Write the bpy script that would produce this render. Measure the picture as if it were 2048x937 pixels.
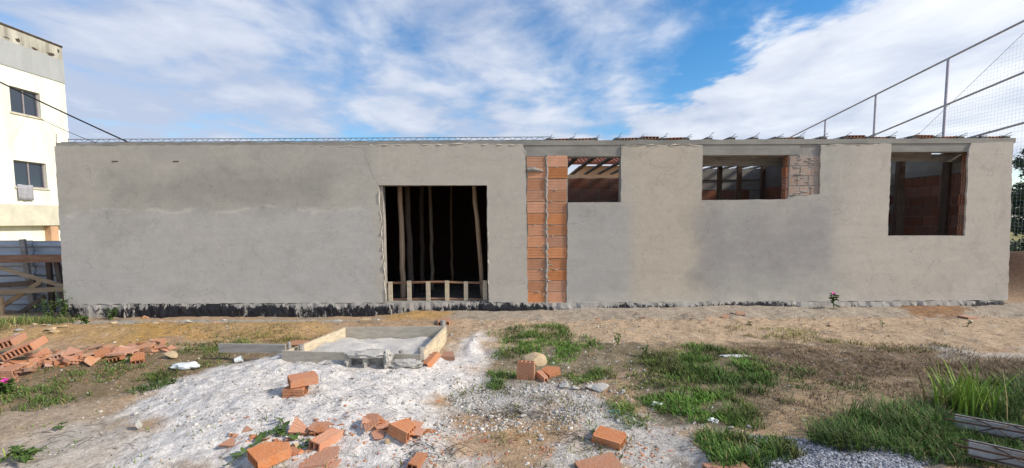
import bpy, bmesh, math, random
import numpy as np
from mathutils import Vector, Matrix, Euler

for o in list(bpy.data.objects): bpy.data.objects.remove(o)
scene = bpy.context.scene
COL = scene.collection
R = math.radians
rnd = random.Random(7)

# ------------------------------------------------------------------ camera
F, PW, PH = 910.0, 2048.0, 937.0           # focal length and picture size in pixels of the photograph
CAMZ, PITCH, ROLL, SHIFT = 1.62, R(-4.4), R(-0.28), 44.0
cam = bpy.data.cameras.new('camera')
cam.sensor_fit = 'HORIZONTAL'; cam.sensor_width = 36; cam.lens = 36 * F / PW
cam.shift_y = SHIFT / PW; cam.clip_start = 0.05; cam.clip_end = 3000
camo = bpy.data.objects.new('camera', cam); COL.objects.link(camo)
CM = Matrix.Translation((0, 0, CAMZ)) @ Matrix.Rotation(R(90) + PITCH, 4, 'X') @ Matrix.Rotation(ROLL, 4, 'Z')
camo.matrix_world = CM
scene.camera = camo
CR = CM.to_3x3(); CO = Vector((0, 0, CAMZ))

def ray(px, py):
    return CR @ Vector(((px - PW/2)/F, (PH/2 + SHIFT - py)/F, -1))
def PY(px, py, Y):                           # the point of a plane y = Y
    d = ray(px, py); return CO + d*(Y/d.y)
def PXX(px, py, X):                          # the point of a plane x = X
    d = ray(px, py); return CO + d*(X/d.x)
def PZ(px, py, Z):
    d = ray(px, py); return CO + d*((Z-CAMZ)/d.z)

# ------------------------------------------------------------------ world and sun
SUN_AZ, SUN_EL = R(-14), R(33)               # azimuth from +X, a little towards the viewer's side of the wall
sdir = Vector((math.cos(SUN_AZ)*math.cos(SUN_EL), math.sin(SUN_AZ)*math.cos(SUN_EL), math.sin(SUN_EL)))
world = bpy.data.worlds.new('World'); scene.world = world; world.use_nodes = True
nt = world.node_tree; nt.nodes.clear()

class NT:
    """small helper for node trees"""
    def __init__(s, nt): s.nt = nt
    def n(s, t, **kw):
        nd = s.nt.nodes.new(t)
        for k, v in kw.items(): setattr(nd, k, v)
        return nd
    def put(s, sock, v):
        if hasattr(v, 'is_output') or isinstance(v, bpy.types.NodeSocket): s.nt.links.new(v, sock)
        elif v is not None: sock.default_value = v
    def math(s, op, a, b=None, c=None, clamp=False):
        nd = s.n('ShaderNodeMath', operation=op, use_clamp=clamp)
        s.put(nd.inputs[0], a); s.put(nd.inputs[1], b)
        if c is not None: s.put(nd.inputs[2], c)
        return nd.outputs[0]
    def mix(s, f, a, b, blend='MIX'):
        nd = s.n('ShaderNodeMix', data_type='RGBA', blend_type=blend)
        s.put(nd.inputs[0], f); s.put(nd.inputs[6], a if not isinstance(a, tuple) else (*a, 1)[:4]); s.put(nd.inputs[7], b if not isinstance(b, tuple) else (*b, 1)[:4])
        return nd.outputs[2]
    def ss(s, x, lo, hi):
        nd = s.n('ShaderNodeMapRange', interpolation_type='SMOOTHSTEP')
        s.put(nd.inputs[0], x); nd.inputs[1].default_value = lo; nd.inputs[2].default_value = hi
        return nd.outputs[0]
    def lin(s, x, lo, hi, a, b):
        nd = s.n('ShaderNodeMapRange'); s.put(nd.inputs[0], x)
        for i, v in zip((1, 2, 3, 4), (lo, hi, a, b)): nd.inputs[i].default_value = v
        return nd.outputs[0]
    def noise(s, vec, scale, detail=4, rough=.55, dist=0, scl=None):
        if scl:
            m = s.n('ShaderNodeMapping'); s.put(m.inputs[0], vec); m.inputs['Scale'].default_value = scl; vec = m.outputs[0]
        nd = s.n('ShaderNodeTexNoise'); s.put(nd.inputs['Vector'], vec)
        nd.inputs['Scale'].default_value = scale; nd.inputs['Detail'].default_value = detail
        nd.inputs['Roughness'].default_value = rough; nd.inputs['Distortion'].default_value = dist
        return nd.outputs[0]

W = NT(nt)
tc = W.n('ShaderNodeTexCoord')
sx = W.n('ShaderNodeSeparateXYZ'); nt.links.new(tc.outputs['Generated'], sx.inputs[0])
zz = W.math('ADD', W.math('MAXIMUM', sx.outputs[2], 0.0), 0.10)
u = W.math('DIVIDE', sx.outputs[0], zz); v = W.math('DIVIDE', sx.outputs[1], zz)
cv = W.n('ShaderNodeCombineXYZ'); nt.links.new(u, cv.inputs[0]); nt.links.new(v, cv.inputs[1]); cv.inputs[2].default_value = 10.5
n1 = W.noise(cv.outputs[0], .62, 5, .5, .2, (1.0, 0.6, 1))
n2 = W.noise(cv.outputs[0], 2.3, 6, .55, .2, (1.0, 0.8, 1))
n3 = W.noise(cv.outputs[0], 0.30, 2, .5, 0)
bank = W.math('ADD', W.math('MULTIPLY', u, .93), W.math('MULTIPLY_ADD', v, .31, -1.75))     # a long cloud bank on the sun's side
bank = W.math('ADD', bank, W.math('MULTIPLY_ADD', n2, 1.3, -.65))
bankm = W.math('MULTIPLY', W.ss(bank, -.2, .25), W.math('SUBTRACT', 1.0, W.ss(bank, 1.2, 2.4)))
dens = W.math('ADD', W.math('MULTIPLY', n1, 1.0), W.math('MULTIPLY', n2, .58))
dens = W.math('ADD', dens, W.math('MULTIPLY', n3, .25))
dens = W.math('ADD', dens, W.math('MULTIPLY', bankm, .30))
cover = W.math('MULTIPLY', W.ss(dens, .74, 1.0), .93)
sky = W.n('ShaderNodeTexSky', sky_type='NISHITA')
sky.sun_disc = False; sky.sun_elevation = SUN_EL; sky.sun_rotation = math.atan2(sdir.x, sdir.y)
sky.air_density = 1.0; sky.dust_density = 0.3; sky.ozone_density = 2.0
hs_ = W.n('ShaderNodeHueSaturation'); hs_.inputs['Saturation'].default_value = 1.38; nt.links.new(sky.outputs[0], hs_.inputs['Color'])
bg1 = W.n('ShaderNodeBackground'); nt.links.new(hs_.outputs[0], bg1.inputs[0]); bg1.inputs[1].default_value = 0.12
dotn = W.n('ShaderNodeVectorMath', operation='DOT_PRODUCT'); nt.links.new(tc.outputs['Generated'], dotn.inputs[0]); dotn.inputs[1].default_value = sdir
sunward = W.math('POWER', W.math('MULTIPLY_ADD', dotn.outputs['Value'], .5, .5), 2.0)
ccol = W.mix(W.math('ADD', W.math('MULTIPLY', sunward, .85), W.math('MULTIPLY_ADD', n2, 1.3, -.72), clamp=True), (.40, .45, .57), (.95, .95, .94))
bg2 = W.n('ShaderNodeBackground'); nt.links.new(ccol, bg2.inputs[0]); bg2.inputs[1].default_value = 0.95
mx = W.n('ShaderNodeMixShader'); nt.links.new(cover, mx.inputs[0]); nt.links.new(bg1.outputs[0], mx.inputs[1]); nt.links.new(bg2.outputs[0], mx.inputs[2])
wo = W.n('ShaderNodeOutputWorld'); nt.links.new(mx.outputs[0], wo.inputs[0])

sl = bpy.data.lights.new('sun', 'SUN'); sl.energy = 3.3; sl.angle = R(6); sl.color = (1, .90, .76)
so = bpy.data.objects.new('sun', sl); COL.objects.link(so)
so.rotation_euler = sdir.to_track_quat('Z', 'Y').to_euler(); so.location = (20, -5, 20)

vs = scene.view_settings
vs.view_transform = 'Standard'; vs.look = 'None'; vs.gamma = 1; vs.use_curve_mapping = False; vs.exposure = 0.52
scene.render.engine = 'CYCLES'
scene.cycles.max_bounces = 6

# ------------------------------------------------------------------ object helpers
def tag(o, label=None, cat=None, group=None, kind=None):
    for k, val in (('label', label), ('category', cat), ('group', group), ('kind', kind)):
        if val: o[k] = val
    return o
def empty(name, loc, label=None, cat=None, group=None, rot=None):
    o = bpy.data.objects.new(name, None); COL.objects.link(o); o.location = loc; o.empty_display_size = .1
    if rot: o.rotation_euler = rot
    return tag(o, label, cat, group)
def adopt(o, parent):                        # parts of a static thing keep world coordinates
    if parent is not None:
        o.parent = parent
        o.matrix_parent_inverse = Matrix.Translation(-wloc(parent))
    return o
def wloc(o): return o.location + (o.matrix_parent_inverse.translation + wloc(o.parent) if o.parent else Vector((0, 0, 0)))
def meshobj(name, me, mat=None, parent=None):
    o = bpy.data.objects.new(name, me); COL.objects.link(o)
    if mat: me.materials.append(mat)
    return adopt(o, parent)

class MB:
    def __init__(s): s.v = []; s.f = []
    def add(s, vs, fs):
        b = len(s.v); s.v += [tuple(p) for p in vs]; s.f += [tuple(i + b for i in f) for f in fs]; return s
    BF = [(0, 3, 2, 1), (4, 5, 6, 7), (0, 1, 5, 4), (1, 2, 6, 5), (2, 3, 7, 6), (3, 0, 4, 7)]
    def box(s, x0, x1, y0, y1, z0, z1):
        return s.add([(x0, y0, z0), (x1, y0, z0), (x1, y1, z0), (x0, y1, z0), (x0, y0, z1), (x1, y0, z1), (x1, y1, z1), (x0, y1, z1)], s.BF)
    def bar(s, a, b, w, t, up=(0, 0, 1)):    # beam from a to b, w across, t along up
        a = Vector(a); b = Vector(b); d = (b-a).normalized(); up = Vector(up)
        side = d.cross(up).normalized(); u2 = side.cross(d).normalized()
        q = [(-w/2, -t/2), (w/2, -t/2), (w/2, t/2), (-w/2, t/2)]
        return s.add([a + side*i + u2*j for i, j in q] + [b + side*i + u2*j for i, j in q], s.BF)
    def tube(s, pts, r, n=6, cap=True):
        pts = [Vector(p) for p in pts]; rs = r if isinstance(r, (list, tuple)) else [r]*len(pts)
        b = len(s.v); ref = None
        for i, p in enumerate(pts):
            d = (pts[min(i+1, len(pts)-1)] - pts[max(i-1, 0)]).normalized()
            if ref is None: ref = Vector((0, 0, 1)) if abs(d.z) < .9 else Vector((1, 0, 0))
            a = d.cross(ref).normalized(); c = a.cross(d).normalized(); ref = c
            for k in range(n):
                t = 2*math.pi*k/n; s.v.append(tuple(p + (a*math.cos(t) + c*math.sin(t))*rs[i]))
        for i in range(len(pts)-1):
            for k in range(n):
                k2 = (k+1) % n; s.f.append((b+i*n+k, b+i*n+k2, b+(i+1)*n+k2, b+(i+1)*n+k))
        if cap:
            s.f.append(tuple(b+k for k in range(n))[::-1]); e = b+(len(pts)-1)*n; s.f.append(tuple(e+k for k in range(n)))
        return s
    def prism(s, poly, y0, y1):              # poly of (x, z), counter-clockwise as seen from -y
        n = len(poly)
        return s.add([(x, y0, z) for x, z in poly] + [(x, y1, z) for x, z in poly],
                     [tuple(range(n)), tuple(range(2*n-1, n-1, -1))] + [((i+1) % n, i, i+n, (i+1) % n + n) for i in range(n)])
    def panel(s, us, vs, holes, fn, t0, t1): # slab with rectangular openings; fn(u, v, t) -> point
        us = sorted(set(us + [h[i] for h in holes for i in (0, 1)])); vs = sorted(set(vs + [h[i] for h in holes for i in (2, 3)]))
        def solid(i, j):
            if not (0 <= i < len(us)-1 and 0 <= j < len(vs)-1): return False
            a, b = (us[i]+us[i+1])/2, (vs[j]+vs[j+1])/2
            return not any(h[0] < a < h[1] and h[2] < b < h[3] for h in holes)
        def q(*c): s.add([fn(*p) for p in c], [(0, 1, 2, 3)])
        for i in range(len(us)-1):
            for j in range(len(vs)-1):
                if not solid(i, j): continue
                a, b, c, d = us[i], us[i+1], vs[j], vs[j+1]
                q((a, c, t0), (b, c, t0), (b, d, t0), (a, d, t0)); q((a, c, t1), (a, d, t1), (b, d, t1), (b, c, t1))
                if not solid(i-1, j): q((a, c, t1), (a, c, t0), (a, d, t0), (a, d, t1))
                if not solid(i+1, j): q((b, c, t0), (b, c, t1), (b, d, t1), (b, d, t0))
                if not solid(i, j-1): q((a, c, t1), (b, c, t1), (b, c, t0), (a, c, t0))
                if not solid(i, j+1): q((a, d, t0), (b, d, t0), (b, d, t1), (a, d, t1))
        return s
    def mesh(s, name):
        me = bpy.data.meshes.new(name); me.from_pydata(s.v, [], s.f); me.update(); return me
    def build(s, name, mat, parent=None, smooth=False):
        me = s.mesh(name)
        if smooth: me.polygons.foreach_set('use_smooth', [True]*len(me.polygons))
        return meshobj(name, me, mat, parent)

def fastmesh(name, V, faces, col=None):      # numpy vertices, list of (m,k) index arrays, optional per-vertex colour
    me = bpy.data.meshes.new(name); me.vertices.add(len(V)); me.vertices.foreach_set('co', V.astype(np.float32).ravel())
    idx = np.concatenate([f.ravel() for f in faces]).astype(np.int32)
    tot = np.concatenate([np.full(len(f), f.shape[1], np.int32) for f in faces])
    me.loops.add(len(idx)); me.loops.foreach_set('vertex_index', idx)
    me.polygons.add(len(tot)); me.polygons.foreach_set('loop_start', np.concatenate([[0], np.cumsum(tot)[:-1]]).astype(np.int32))
    me.polygons.foreach_set('loop_total', tot)
    if col is not None:
        a = me.color_attributes.new('Col', 'FLOAT_COLOR', 'POINT')
        a.data.foreach_set('color', np.hstack([col, np.ones((len(col), 1))]).astype(np.float32).ravel())
    me.update(); me.validate(); return me

# ------------------------------------------------------------------ materials
def mat(name, col, var=.25, scale=6, rough=.85, bump=.2, bscale=40, col2=None, scl=None, attr=False, rand=0, spec=.3, metal=0, fine=0):
    m = bpy.data.materials.new(name); m.use_nodes = True; t = m.node_tree; t.nodes.clear(); n = NT(t)
    out = n.n('ShaderNodeOutputMaterial'); b = n.n('ShaderNodeBsdfPrincipled'); t.links.new(b.outputs[0], out.inputs[0])
    b.inputs['Roughness'].default_value = rough; b.inputs['Specular IOR Level'].default_value = spec; b.inputs['Metallic'].default_value = metal
    tcn = n.n('ShaderNodeTexCoord'); P = tcn.outputs['Object']
    c2 = col2 or tuple(c*(1-2*var) for c in col)
    f = n.ss(n.noise(P, scale, 6, .6, .3, scl), .3, .72)
    if attr:
        a = n.n('ShaderNodeAttribute', attribute_name='Col'); base = a.outputs['Color']
        c = n.mix(1.0, base, n.mix(f, (1+var,)*3, (1-var,)*3), 'MULTIPLY')
    else: c = n.mix(f, col, c2)
    if fine: c = n.mix(1.0, c, n.mix(n.noise(P, bscale, 3, .6), (1-fine,)*3, (1+fine,)*3), 'MULTIPLY')
    if rand:
        oi = n.n('ShaderNodeObjectInfo'); h = n.n('ShaderNodeHueSaturation')
        t.links.new(c, h.inputs['Color']); n.put(h.inputs['Value'], n.lin(oi.outputs['Random'], 0, 1, 1-rand, 1+rand*.7))
        n.put(h.inputs['Saturation'], n.lin(n.math('FRACT', n.math('MULTIPLY', oi.outputs['Random'], 7.3)), 0, 1, .8, 1.08)); c = h.outputs[0]
    t.links.new(c, b.inputs['Base Color'])
    if bump:
        bp = n.n('ShaderNodeBump'); bp.inputs['Strength'].default_value = bump; bp.inputs['Distance'].default_value = .02
        t.links.new(n.noise(P, bscale, 5, .65, 0, scl), bp.inputs['Height']); t.links.new(bp.outputs[0], b.inputs['Normal'])
    m['b'] = 1
    return m
def bsdf(m): return next(n for n in m.node_tree.nodes if n.type == 'BSDF_PRINCIPLED')

M = {}
M['brick'] = mat('fired_clay', (.52, .215, .105), .12, 11, .9, .5, 60, col2=(.50, .255, .15), rand=.22, fine=.15)
M['brick_dusty'] = mat('dusty_clay', (.50, .24, .13), .1, 9, .95, .3, 70, col2=(.44, .30, .21), rand=.25, fine=.15)
M['brick_strip'] = mat('new_clay', (.62, .28, .135), .1, 4, .92, .3, 60, col2=(.52, .23, .11), rand=.2, fine=.1)
M['brick_int'] = mat('shaded_room_clay', (.30, .125, .075), .1, 4, .92, .3, 60, col2=(.24, .13, .095), rand=.25, fine=.15)  # darker copy of the wall clay, window rooms' shade put into its colour
M['brick_dark'] = mat('shade_darkened_clay', (.10, .05, .035), .1, 4, .95, .3, 60)  # left room's darkness put into the wall colour
M['smeared'] = mat('smeared_clay', (.40, .37, .33), .1, 5, .95, .4, 50, col2=(.46, .27, .18), scl=(1, 1, 2), rand=.12, fine=.15)
M['brick_wall'] = mat('wall_clay', (.46, .20, .11), .1, 4, .92, .3, 60, col2=(.40, .21, .14), rand=.22, fine=.15)
M['mortar'] = mat('mortar', (.36, .34, .31), .15, 7, .95, .5, 45, fine=.15)
M['concrete'] = mat('raw_concrete', (.33, .32, .29), .14, 2.2, .92, .35, 35, col2=(.24, .235, .215), scl=(1, 1, 2.5), fine=.12)
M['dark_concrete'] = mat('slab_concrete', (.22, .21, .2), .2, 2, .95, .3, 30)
M['wood'] = mat('sawn_timber', (.42, .32, .20), .2, 3, .85, .3, 30, col2=(.28, .2, .12), scl=(.6, 6, 6), rand=.15)
M['wood_x'] = mat('sunlit_pale_formboard', (.64, .54, .37), .2, 3, .85, .3, 30, col2=(.42, .36, .27), scl=(2, 2, 9), rand=.1)
M['wood_grey'] = mat('weathered_board', (.36, .34, .31), .2, 4, .9, .3, 30, col2=(.25, .23, .21), scl=(1, 6, 6), rand=.1)
M['wood_red'] = mat('reddish_timber', (.34, .2, .13), .2, 3, .85, .3, 30, col2=(.2, .11, .07), scl=(1, 6, 6))
M['pole'] = mat('round_timber', (.46, .34, .24), .2, 4, .85, .3, 30, col2=(.30, .21, .14), scl=(8, 8, .8), rand=.25)
M['darkwood'] = mat('dark_timber', (.15, .11, .085), .2, 4, .9, .3, 30, scl=(6, 6, 1), rand=.2)
M['steel'] = mat('rusty_rebar', (.12, .075, .055), .3, 20, .8, .2, 80)
M['steel_grey'] = mat('wire_steel', (.20, .22, .22), .2, 20, .6, .1, 80, metal=.3)
M['paint_grey'] = mat('grey_painted_pipe', (.42, .40, .45), .12, 8, .6, .05, 60)
M['cable'] = mat('black_cable', (.02, .02, .022), .1, 8, .6, 0)
M['zinc'] = mat('galvanised_sheet', (.42, .47, .54), .12, 3, .45, .1, 20, metal=.35, scl=(1, 1, 4), fine=.08)
M['cream'] = mat('cream_render', (.84, .84, .75), .04, 1.1, .9, .1, 30, col2=(.66, .65, .56), scl=(1, 1.6, .35), fine=.05)
M['stained'] = mat('stained_render', (.52, .51, .44), .15, 1.6, .9, .2, 20, col2=(.26, .25, .21), scl=(1, 2, .35), fine=.1)
M['greyband'] = mat('grey_render', (.38, .40, .41), .08, 2, .9, .2, 20, fine=.06, scl=(1, 1, .3))
M['dirty'] = mat('dirty_ledge', (.50, .48, .40), .15, 1.5, .9, .2, 25, col2=(.66, .63, .5), fine=.1)
M['rust'] = mat('rust_stain', (.10, .075, .06), .3, 10, .95, .2, 50)
M['frame'] = mat('window_frame', (.30, .27, .28), .1, 8, .5, 0)
M['glass'] = mat('dark_glass', (.035, .05, .075), .05, 2, .06, 0, spec=.6)
M['cloth'] = mat('grey_cloth', (.36, .36, .40), .1, 10, .95, .2, 90)
M['green'] = mat('leaf_green', (.10, .17, .04), .25, 12, .6, 0, rand=.15)
M['grass'] = mat('grass_blades', (1, 1, 1), .25, 3, .65, 0, attr=True, spec=.25)
M['bark'] = mat('bark', (.16, .12, .09), .3, 12, .95, .5, 40, scl=(1, 1, .3))
M['petal'] = mat('pink_petal', (.80, .07, .42), .1, 20, .6, 0)
M['stone_white'] = mat('lime_stone', (.50, .48, .44), .12, 9, .9, .5, 40, rand=.2, fine=.12)
M['stone_tan'] = mat('tan_stone', (.55, .42, .26), .12, 6, .9, .4, 40, fine=.12)
M['gravel'] = mat('crushed_stone', (1, 1, 1), .2, 30, .85, .2, 90, attr=True)
M['plastic'] = mat('white_plastic', (.74, .78, .78), .06, 6, .35, .2, 20)
M['blueplastic'] = mat('blue_plastic', (.05, .25, .42), .06, 6, .4, .1, 20)
M['tile'] = mat('roof_tile', (.30, .10, .06), .2, 12, .9, .3, 30)
M['tan_wall'] = mat('tan_house_wall', (.60, .38, .24), .12, 1.2, .9, .2, 20, fine=.08)
M['net'] = mat('net_cord', (.30, .40, .52), .1, 10, .8, 0)

# plaster with damp patches of its own
def plaster():
    m = mat('cement_plaster', (.37, .355, .325), .1, .7, .93, .13, 16)
    t = m.node_tree; n = NT(t); b = bsdf(m)
    P = n.n('ShaderNodeTexCoord').outputs['Object']; s = n.n('ShaderNodeSeparateXYZ'); t.links.new(P, s.inputs[0]); X, Z = s.outputs[0], s.outputs[2]
    wob = n.math('MULTIPLY_ADD', n.noise(P, 1.1, 5, .6, .4), 1.0, -.5); fine = n.noise(P, 9, 5, .65); big = n.noise(P, .8, 4, .55, .3); mid = n.noise(P, 2.6, 5, .6, .2, (1, 1, 1.6))
    c = n.mix(n.ss(big, .32, .68), (.375, .36, .325), (.335, .325, .30))
    def patch(x0, x1, z0, z1, soft, col, k, wk=.6):
        nonlocal c
        cx, cz, rx, rz = (x0+x1)/2, (z0+z1)/2, (x1-x0)/2, (z1-z0)/2
        dx = n.math('SUBTRACT', n.math('ABSOLUTE', n.math('ADD', X, -cx)), rx); dz = n.math('SUBTRACT', n.math('ABSOLUTE', n.math('ADD', Z, -cz)), rz)
        d = n.math('MULTIPLY_ADD', wob, wk, n.math('MAXIMUM', dx, dz))
        c = n.mix(n.math('MULTIPLY', n.ss(d, soft, -soft), k), c, col)
    patch(-8.6, -2.45, -1, 1.83, .10, (.385, .378, .368), .9)            # lower left lift, drier
    patch(-7.0, -3.2, 1.95, 2.5, .25, (.25, .245, .225), .6, 1.2)
    patch(-2.4, .3, .0, 3.2, .12, (.40, .375, .335), .8, .15)             # round the doorway
    patch(2.0, 3.4, -.2, 3.2, .3, (.42, .375, .31), .85, .9)             # warm column strip
    patch(1.0, 2.1, .2, 1.88, .2, (.33, .325, .32), .75, .4)
    patch(3.5, 5.6, .55, 1.85, .3, (.26, .25, .255), .6, 1.5)              # damp under the middle window
    patch(3.45, 5.5, .95, 1.45, .35, (.24, .235, .24), .45, 1.6)
    patch(5.9, 9, -.2, 3.2, .4, (.43, .395, .35), .85, 1.0)
    # pale tide line of dried lime
    ln = n.math('ABSOLUTE', n.math('ADD', n.math('MULTIPLY_ADD', wob, .6, Z), -1.83))
    lm = n.math('MULTIPLY', n.ss(ln, .06, .0), n.math('MULTIPLY', n.ss(X, -2.3, -2.9), n.ss(mid, .4, .6)))
    c = n.mix(n.math('MULTIPLY', lm, .6), c, (.50, .48, .44))
    c = n.mix(n.math('MULTIPLY', n.ss(Z, .42, .14), n.math('MULTIPLY', n.ss(mid, .3, .6), .55)), c, (.46, .43, .39))   # splash at the foot
    c = n.mix(n.math('MULTIPLY', n.ss(n.noise(P, 1.7, 6, .7, .6), .52, .7), .22), c, (.20, .19, .17))
    c = n.mix(1.0, c, n.mix(fine, (.88,)*3, (1.12,)*3), 'MULTIPLY')
    c = n.mix(1.0, c, n.mix(mid, (.90,)*3, (1.10,)*3), 'MULTIPLY')
    c = n.mix(1.0, c, (1.23, 1.22, 1.19), 'MULTIPLY')
    c = n.mix(n.math('MULTIPLY', n.ss(n.noise(P, 5, 4, .6, .1, (2.2, 1, .10)), .62, .74), n.math('MULTIPLY', n.ss(big, .45, .6), .28)), c, (.62, .60, .56))
    c = n.mix(n.math('MULTIPLY', n.ss(n.math('ABSOLUTE', n.math('ADD', n.noise(P, .9, 7, .62, 1.2), -.5)), .0035, .0008), .4), c, (.17, .16, .15))
    c = n.mix(1.0, c, n.mix(n.noise(P, 3.2, 5, .6, .4, (.35, 1, 3.2)), (.92,)*3, (1.08,)*3), 'MULTIPLY')
    t.links.new(c, b.inputs['Base Color'])
    return m
M['plaster'] = plaster()
M['plaster_edge'] = mat('lime_edge_jamb_light', (.56, .52, .45), .12, 9, .95, .5, 30)
def bitumen():
    m = mat('bitumen_splashed', (.03, .03, .035), .1, 3, .5, .6, 18)
    t = m.node_tree; n = NT(t); b = bsdf(m); P = n.n('ShaderNodeTexCoord').outputs['Object']
    s = n.n('ShaderNodeSeparateXYZ'); t.links.new(P, s.inputs[0])
    a = n.noise(P, 8, 7, .74, .8, (1.6, 1, .6)); g = n.noise(P, .7, 3); 
    k = n.math('ADD', n.math('MULTIPLY_ADD', g, .9, a), n.math('MULTIPLY', n.ss(s.outputs[2], .06, .17), .16))
    c = n.mix(n.ss(k, .985, 1.05), (.018, .018, .022), (.36, .34, .31))
    t.links.new(c, b.inputs['Base Color']); return m
M['bitumen'] = bitumen()

# ------------------------------------------------------------------ terrain
def vnoise(x, y, seed=0):
    x = np.asarray(x, float); y = np.asarray(y, float)
    xi = np.floor(x).astype(np.int64); yi = np.floor(y).astype(np.int64); fx = x - xi; fy = y - yi
    fx = fx*fx*(3-2*fx); fy = fy*fy*(3-2*fy)
    def h(a, b):
        n = (a*374761393 + b*668265263 + seed*982451653) & 0xffffffff
        n = ((n ^ (n >> 13))*1274126177) & 0xffffffff
        return ((n ^ (n >> 16)) & 0xffff)/65535.0
    return (h(xi, yi)*(1-fx) + h(xi+1, yi)*fx)*(1-fy) + (h(xi, yi+1)*(1-fx) + h(xi+1, yi+1)*fx)*fy
def fbm(x, y, octv=4, seed=0, gain=.5):
    s = 0; a = 1; t = 0
    for k in range(octv): s = s + a*(vnoise(x*2**k, y*2**k, seed+k)-.5); t += a; a *= gain
    return s/t*2
def sst(x, a, b):
    t = np.clip((x-a)/(b-a), 0, 1); return t*t*(3-2*t)
def polyw(pts): return [(p.x, p.y) for p in (PZ(a, b, .03) for a, b in pts)]
def sdist(x, y, poly):                       # signed distance, positive inside
    d = np.full(np.shape(x), 1e9); ins = np.zeros(np.shape(x), bool); n = len(poly)
    for i in range(n):
        (ax, ay), (bx, by) = poly[i], poly[(i+1) % n]
        ex, ey = bx-ax, by-ay; t = np.clip(((x-ax)*ex + (y-ay)*ey)/(ex*ex+ey*ey+1e-12), 0, 1)
        d = np.minimum(d, np.hypot(x-ax-t*ex, y-ay-t*ey))
        c = ((ay > y) != (by > y)) & (x < (bx-ax)*(y-ay)/((by-ay) if by != ay else 1e-12)+ax); ins ^= c
    return np.where(ins, d, -d)
def segd(x, y, a, b):
    ex, ey = b[0]-a[0], b[1]-a[1]; t = np.clip(((x-a[0])*ex+(y-a[1])*ey)/(ex*ex+ey*ey), 0, 1)
    return np.hypot(x-a[0]-t*ex, y-a[1]-t*ey)
WY = 8.05
WHITE = polyw([(235, 940), (300, 870), (255, 815), (275, 790), (310, 765), (430, 735), (560, 718), (900, 712), (905, 690), (960, 660), (985, 700), (960, 750), (900, 790), (880, 840), (960, 880), (1040, 940)])
WHITE2 = polyw([(1090, 775), (1190, 770), (1215, 800), (1300, 830), (1420, 870), (1430, 910), (1380, 940), (1080, 940), (1150, 860), (1090, 820)])
PILE = (polyw([(-60, 738)])[0], polyw([(330, 702)])[0])
TFRONT = (polyw([(570, 722)])[0], polyw([(850, 728)])[0])
RIDGE = (polyw([(60, 668)])[0], polyw([(600, 662)])[0])
def H(x, y):
    x = np.asarray(x, float); y = np.asarray(y, float)
    near = sst(np.hypot(x, y-6), 26, 12)
    h = .03 + 0*x
    h = h + .045*sst(x, .6, 1.6)*sst(y, 7.2, 7.9)
    h = h + .07*np.exp(-(segd(x, y, *TFRONT)/.22)**2)
    h = h - .11*sst(x, -1.6, -2.6)*sst(y, 6.9, 7.9)*(1-sst(x, -8, -10)*.0)
    h = h + .055*fbm(x*.55+3, y*.55, 3, 1)*near
    h = h + .030*fbm(x*2.1, y*2.1, 4, 5)*near*sst(y, 9, 7.6) + .018*fbm(x*8, y*8, 3, 9)*sst(y, 8.6, 7.8)*near
    w = sdist(x, y, WHITE) + .12*fbm(x*2, y*2, 3, 21)
    h = h + .10*sst(w, -.05, .75) + .045*fbm(x*5.5, y*5.5, 4, 31, .65)*sst(w, -.05, .2)
    h = h + .06*np.exp(-(segd(x, y, *PILE)/.42)**2) + .10*np.exp(-(segd(x, y, *RIDGE)/.35)**2)
    h = h + .85*np.exp(-((x-11.3)/1.15)**2 - ((y-10)/1.3)**2)
    inb = sst(y, 8.1, 8.25)*sst(x, -8.4, -8.2)*sst(x, 9.0, 8.85)*sst(y, 14.6, 14.3)
    h = h*(1-inb) - .12*inb
    far = sst(np.hypot(x, y-6), 30, 220)
    return h + far*(.8*fbm(x*.012, y*.012, 2, 44)-.4)
def hz(x, y): return float(H(np.array([x]), np.array([y]))[0])
def G(px, py, dz=0):
    z = .03
    for _ in range(5):
        p = PZ(px, py, z); z = hz(p.x, p.y)
    return Vector((p.x, p.y, z + dz))

def spread(lo, hi, step, far_lo, far_hi, g=1.13):
    a = list(np.arange(lo, hi + step/2, step)); s = step; b = a[-1]; r = []
    while b < far_hi: s *= g; b += s; r.append(b)
    l = []; s = step; b = a[0]
    while b > far_lo: s *= g; b -= s; l.append(b)
    return np.array(l[::-1] + a + r)
gx = spread(-9.2, 9.6, .032, -900, 900); gy = spread(2.2, 8.3, .028, -300, 1500)
GX, GY = np.meshgrid(gx, gy); fx_, fy_ = GX.ravel(), GY.ravel()
HZ = H(fx_, fy_)
def blend(c, m, col): return c*(1-m[:, None]) + np.array(col)[None, :]*m[:, None]
nz = fbm(fx_*1.3, fy_*1.3, 4, 61); nf = fbm(fx_*7, fy_*7, 4, 71, .65); nm = fbm(fx_*3.1, fy_*3.1, 4, 81)
C = np.tile(np.array([.39, .275, .175]), (len(fx_), 1))
C = blend(C, sst(nm + .3*nz, -.1, .4)*.7, (.30, .245, .185))
def zone(poly, col, soft=.1, amp=.35, k=1.0, nn=None):
    global C
    d = sdist(fx_, fy_, polyw(poly) if max(max(p) for p in poly) > 30 else poly) + amp*(nm if nn is None else nn) + .12*nf
    C = blend(C, sst(d, -soft, soft)*k, col)
zone([(880, 622), (2100, 612), (2100, 700), (1700, 690), (1250, 690), (960, 700)], (.455, .34, .23), .2)
zone([(880, 618), (2060, 610), (2060, 634), (1500, 640), (900, 640)], (.37, .315, .25), .12, .2)
zone([(120, 632), (760, 628), (760, 642), (120, 654)], (.35, .33, .285), .08, .15)
zone([(-60, 648), (650, 642), (680, 668), (560, 690), (300, 684), (-60, 690)], (.40, .265, .13), .2, .4)
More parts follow.
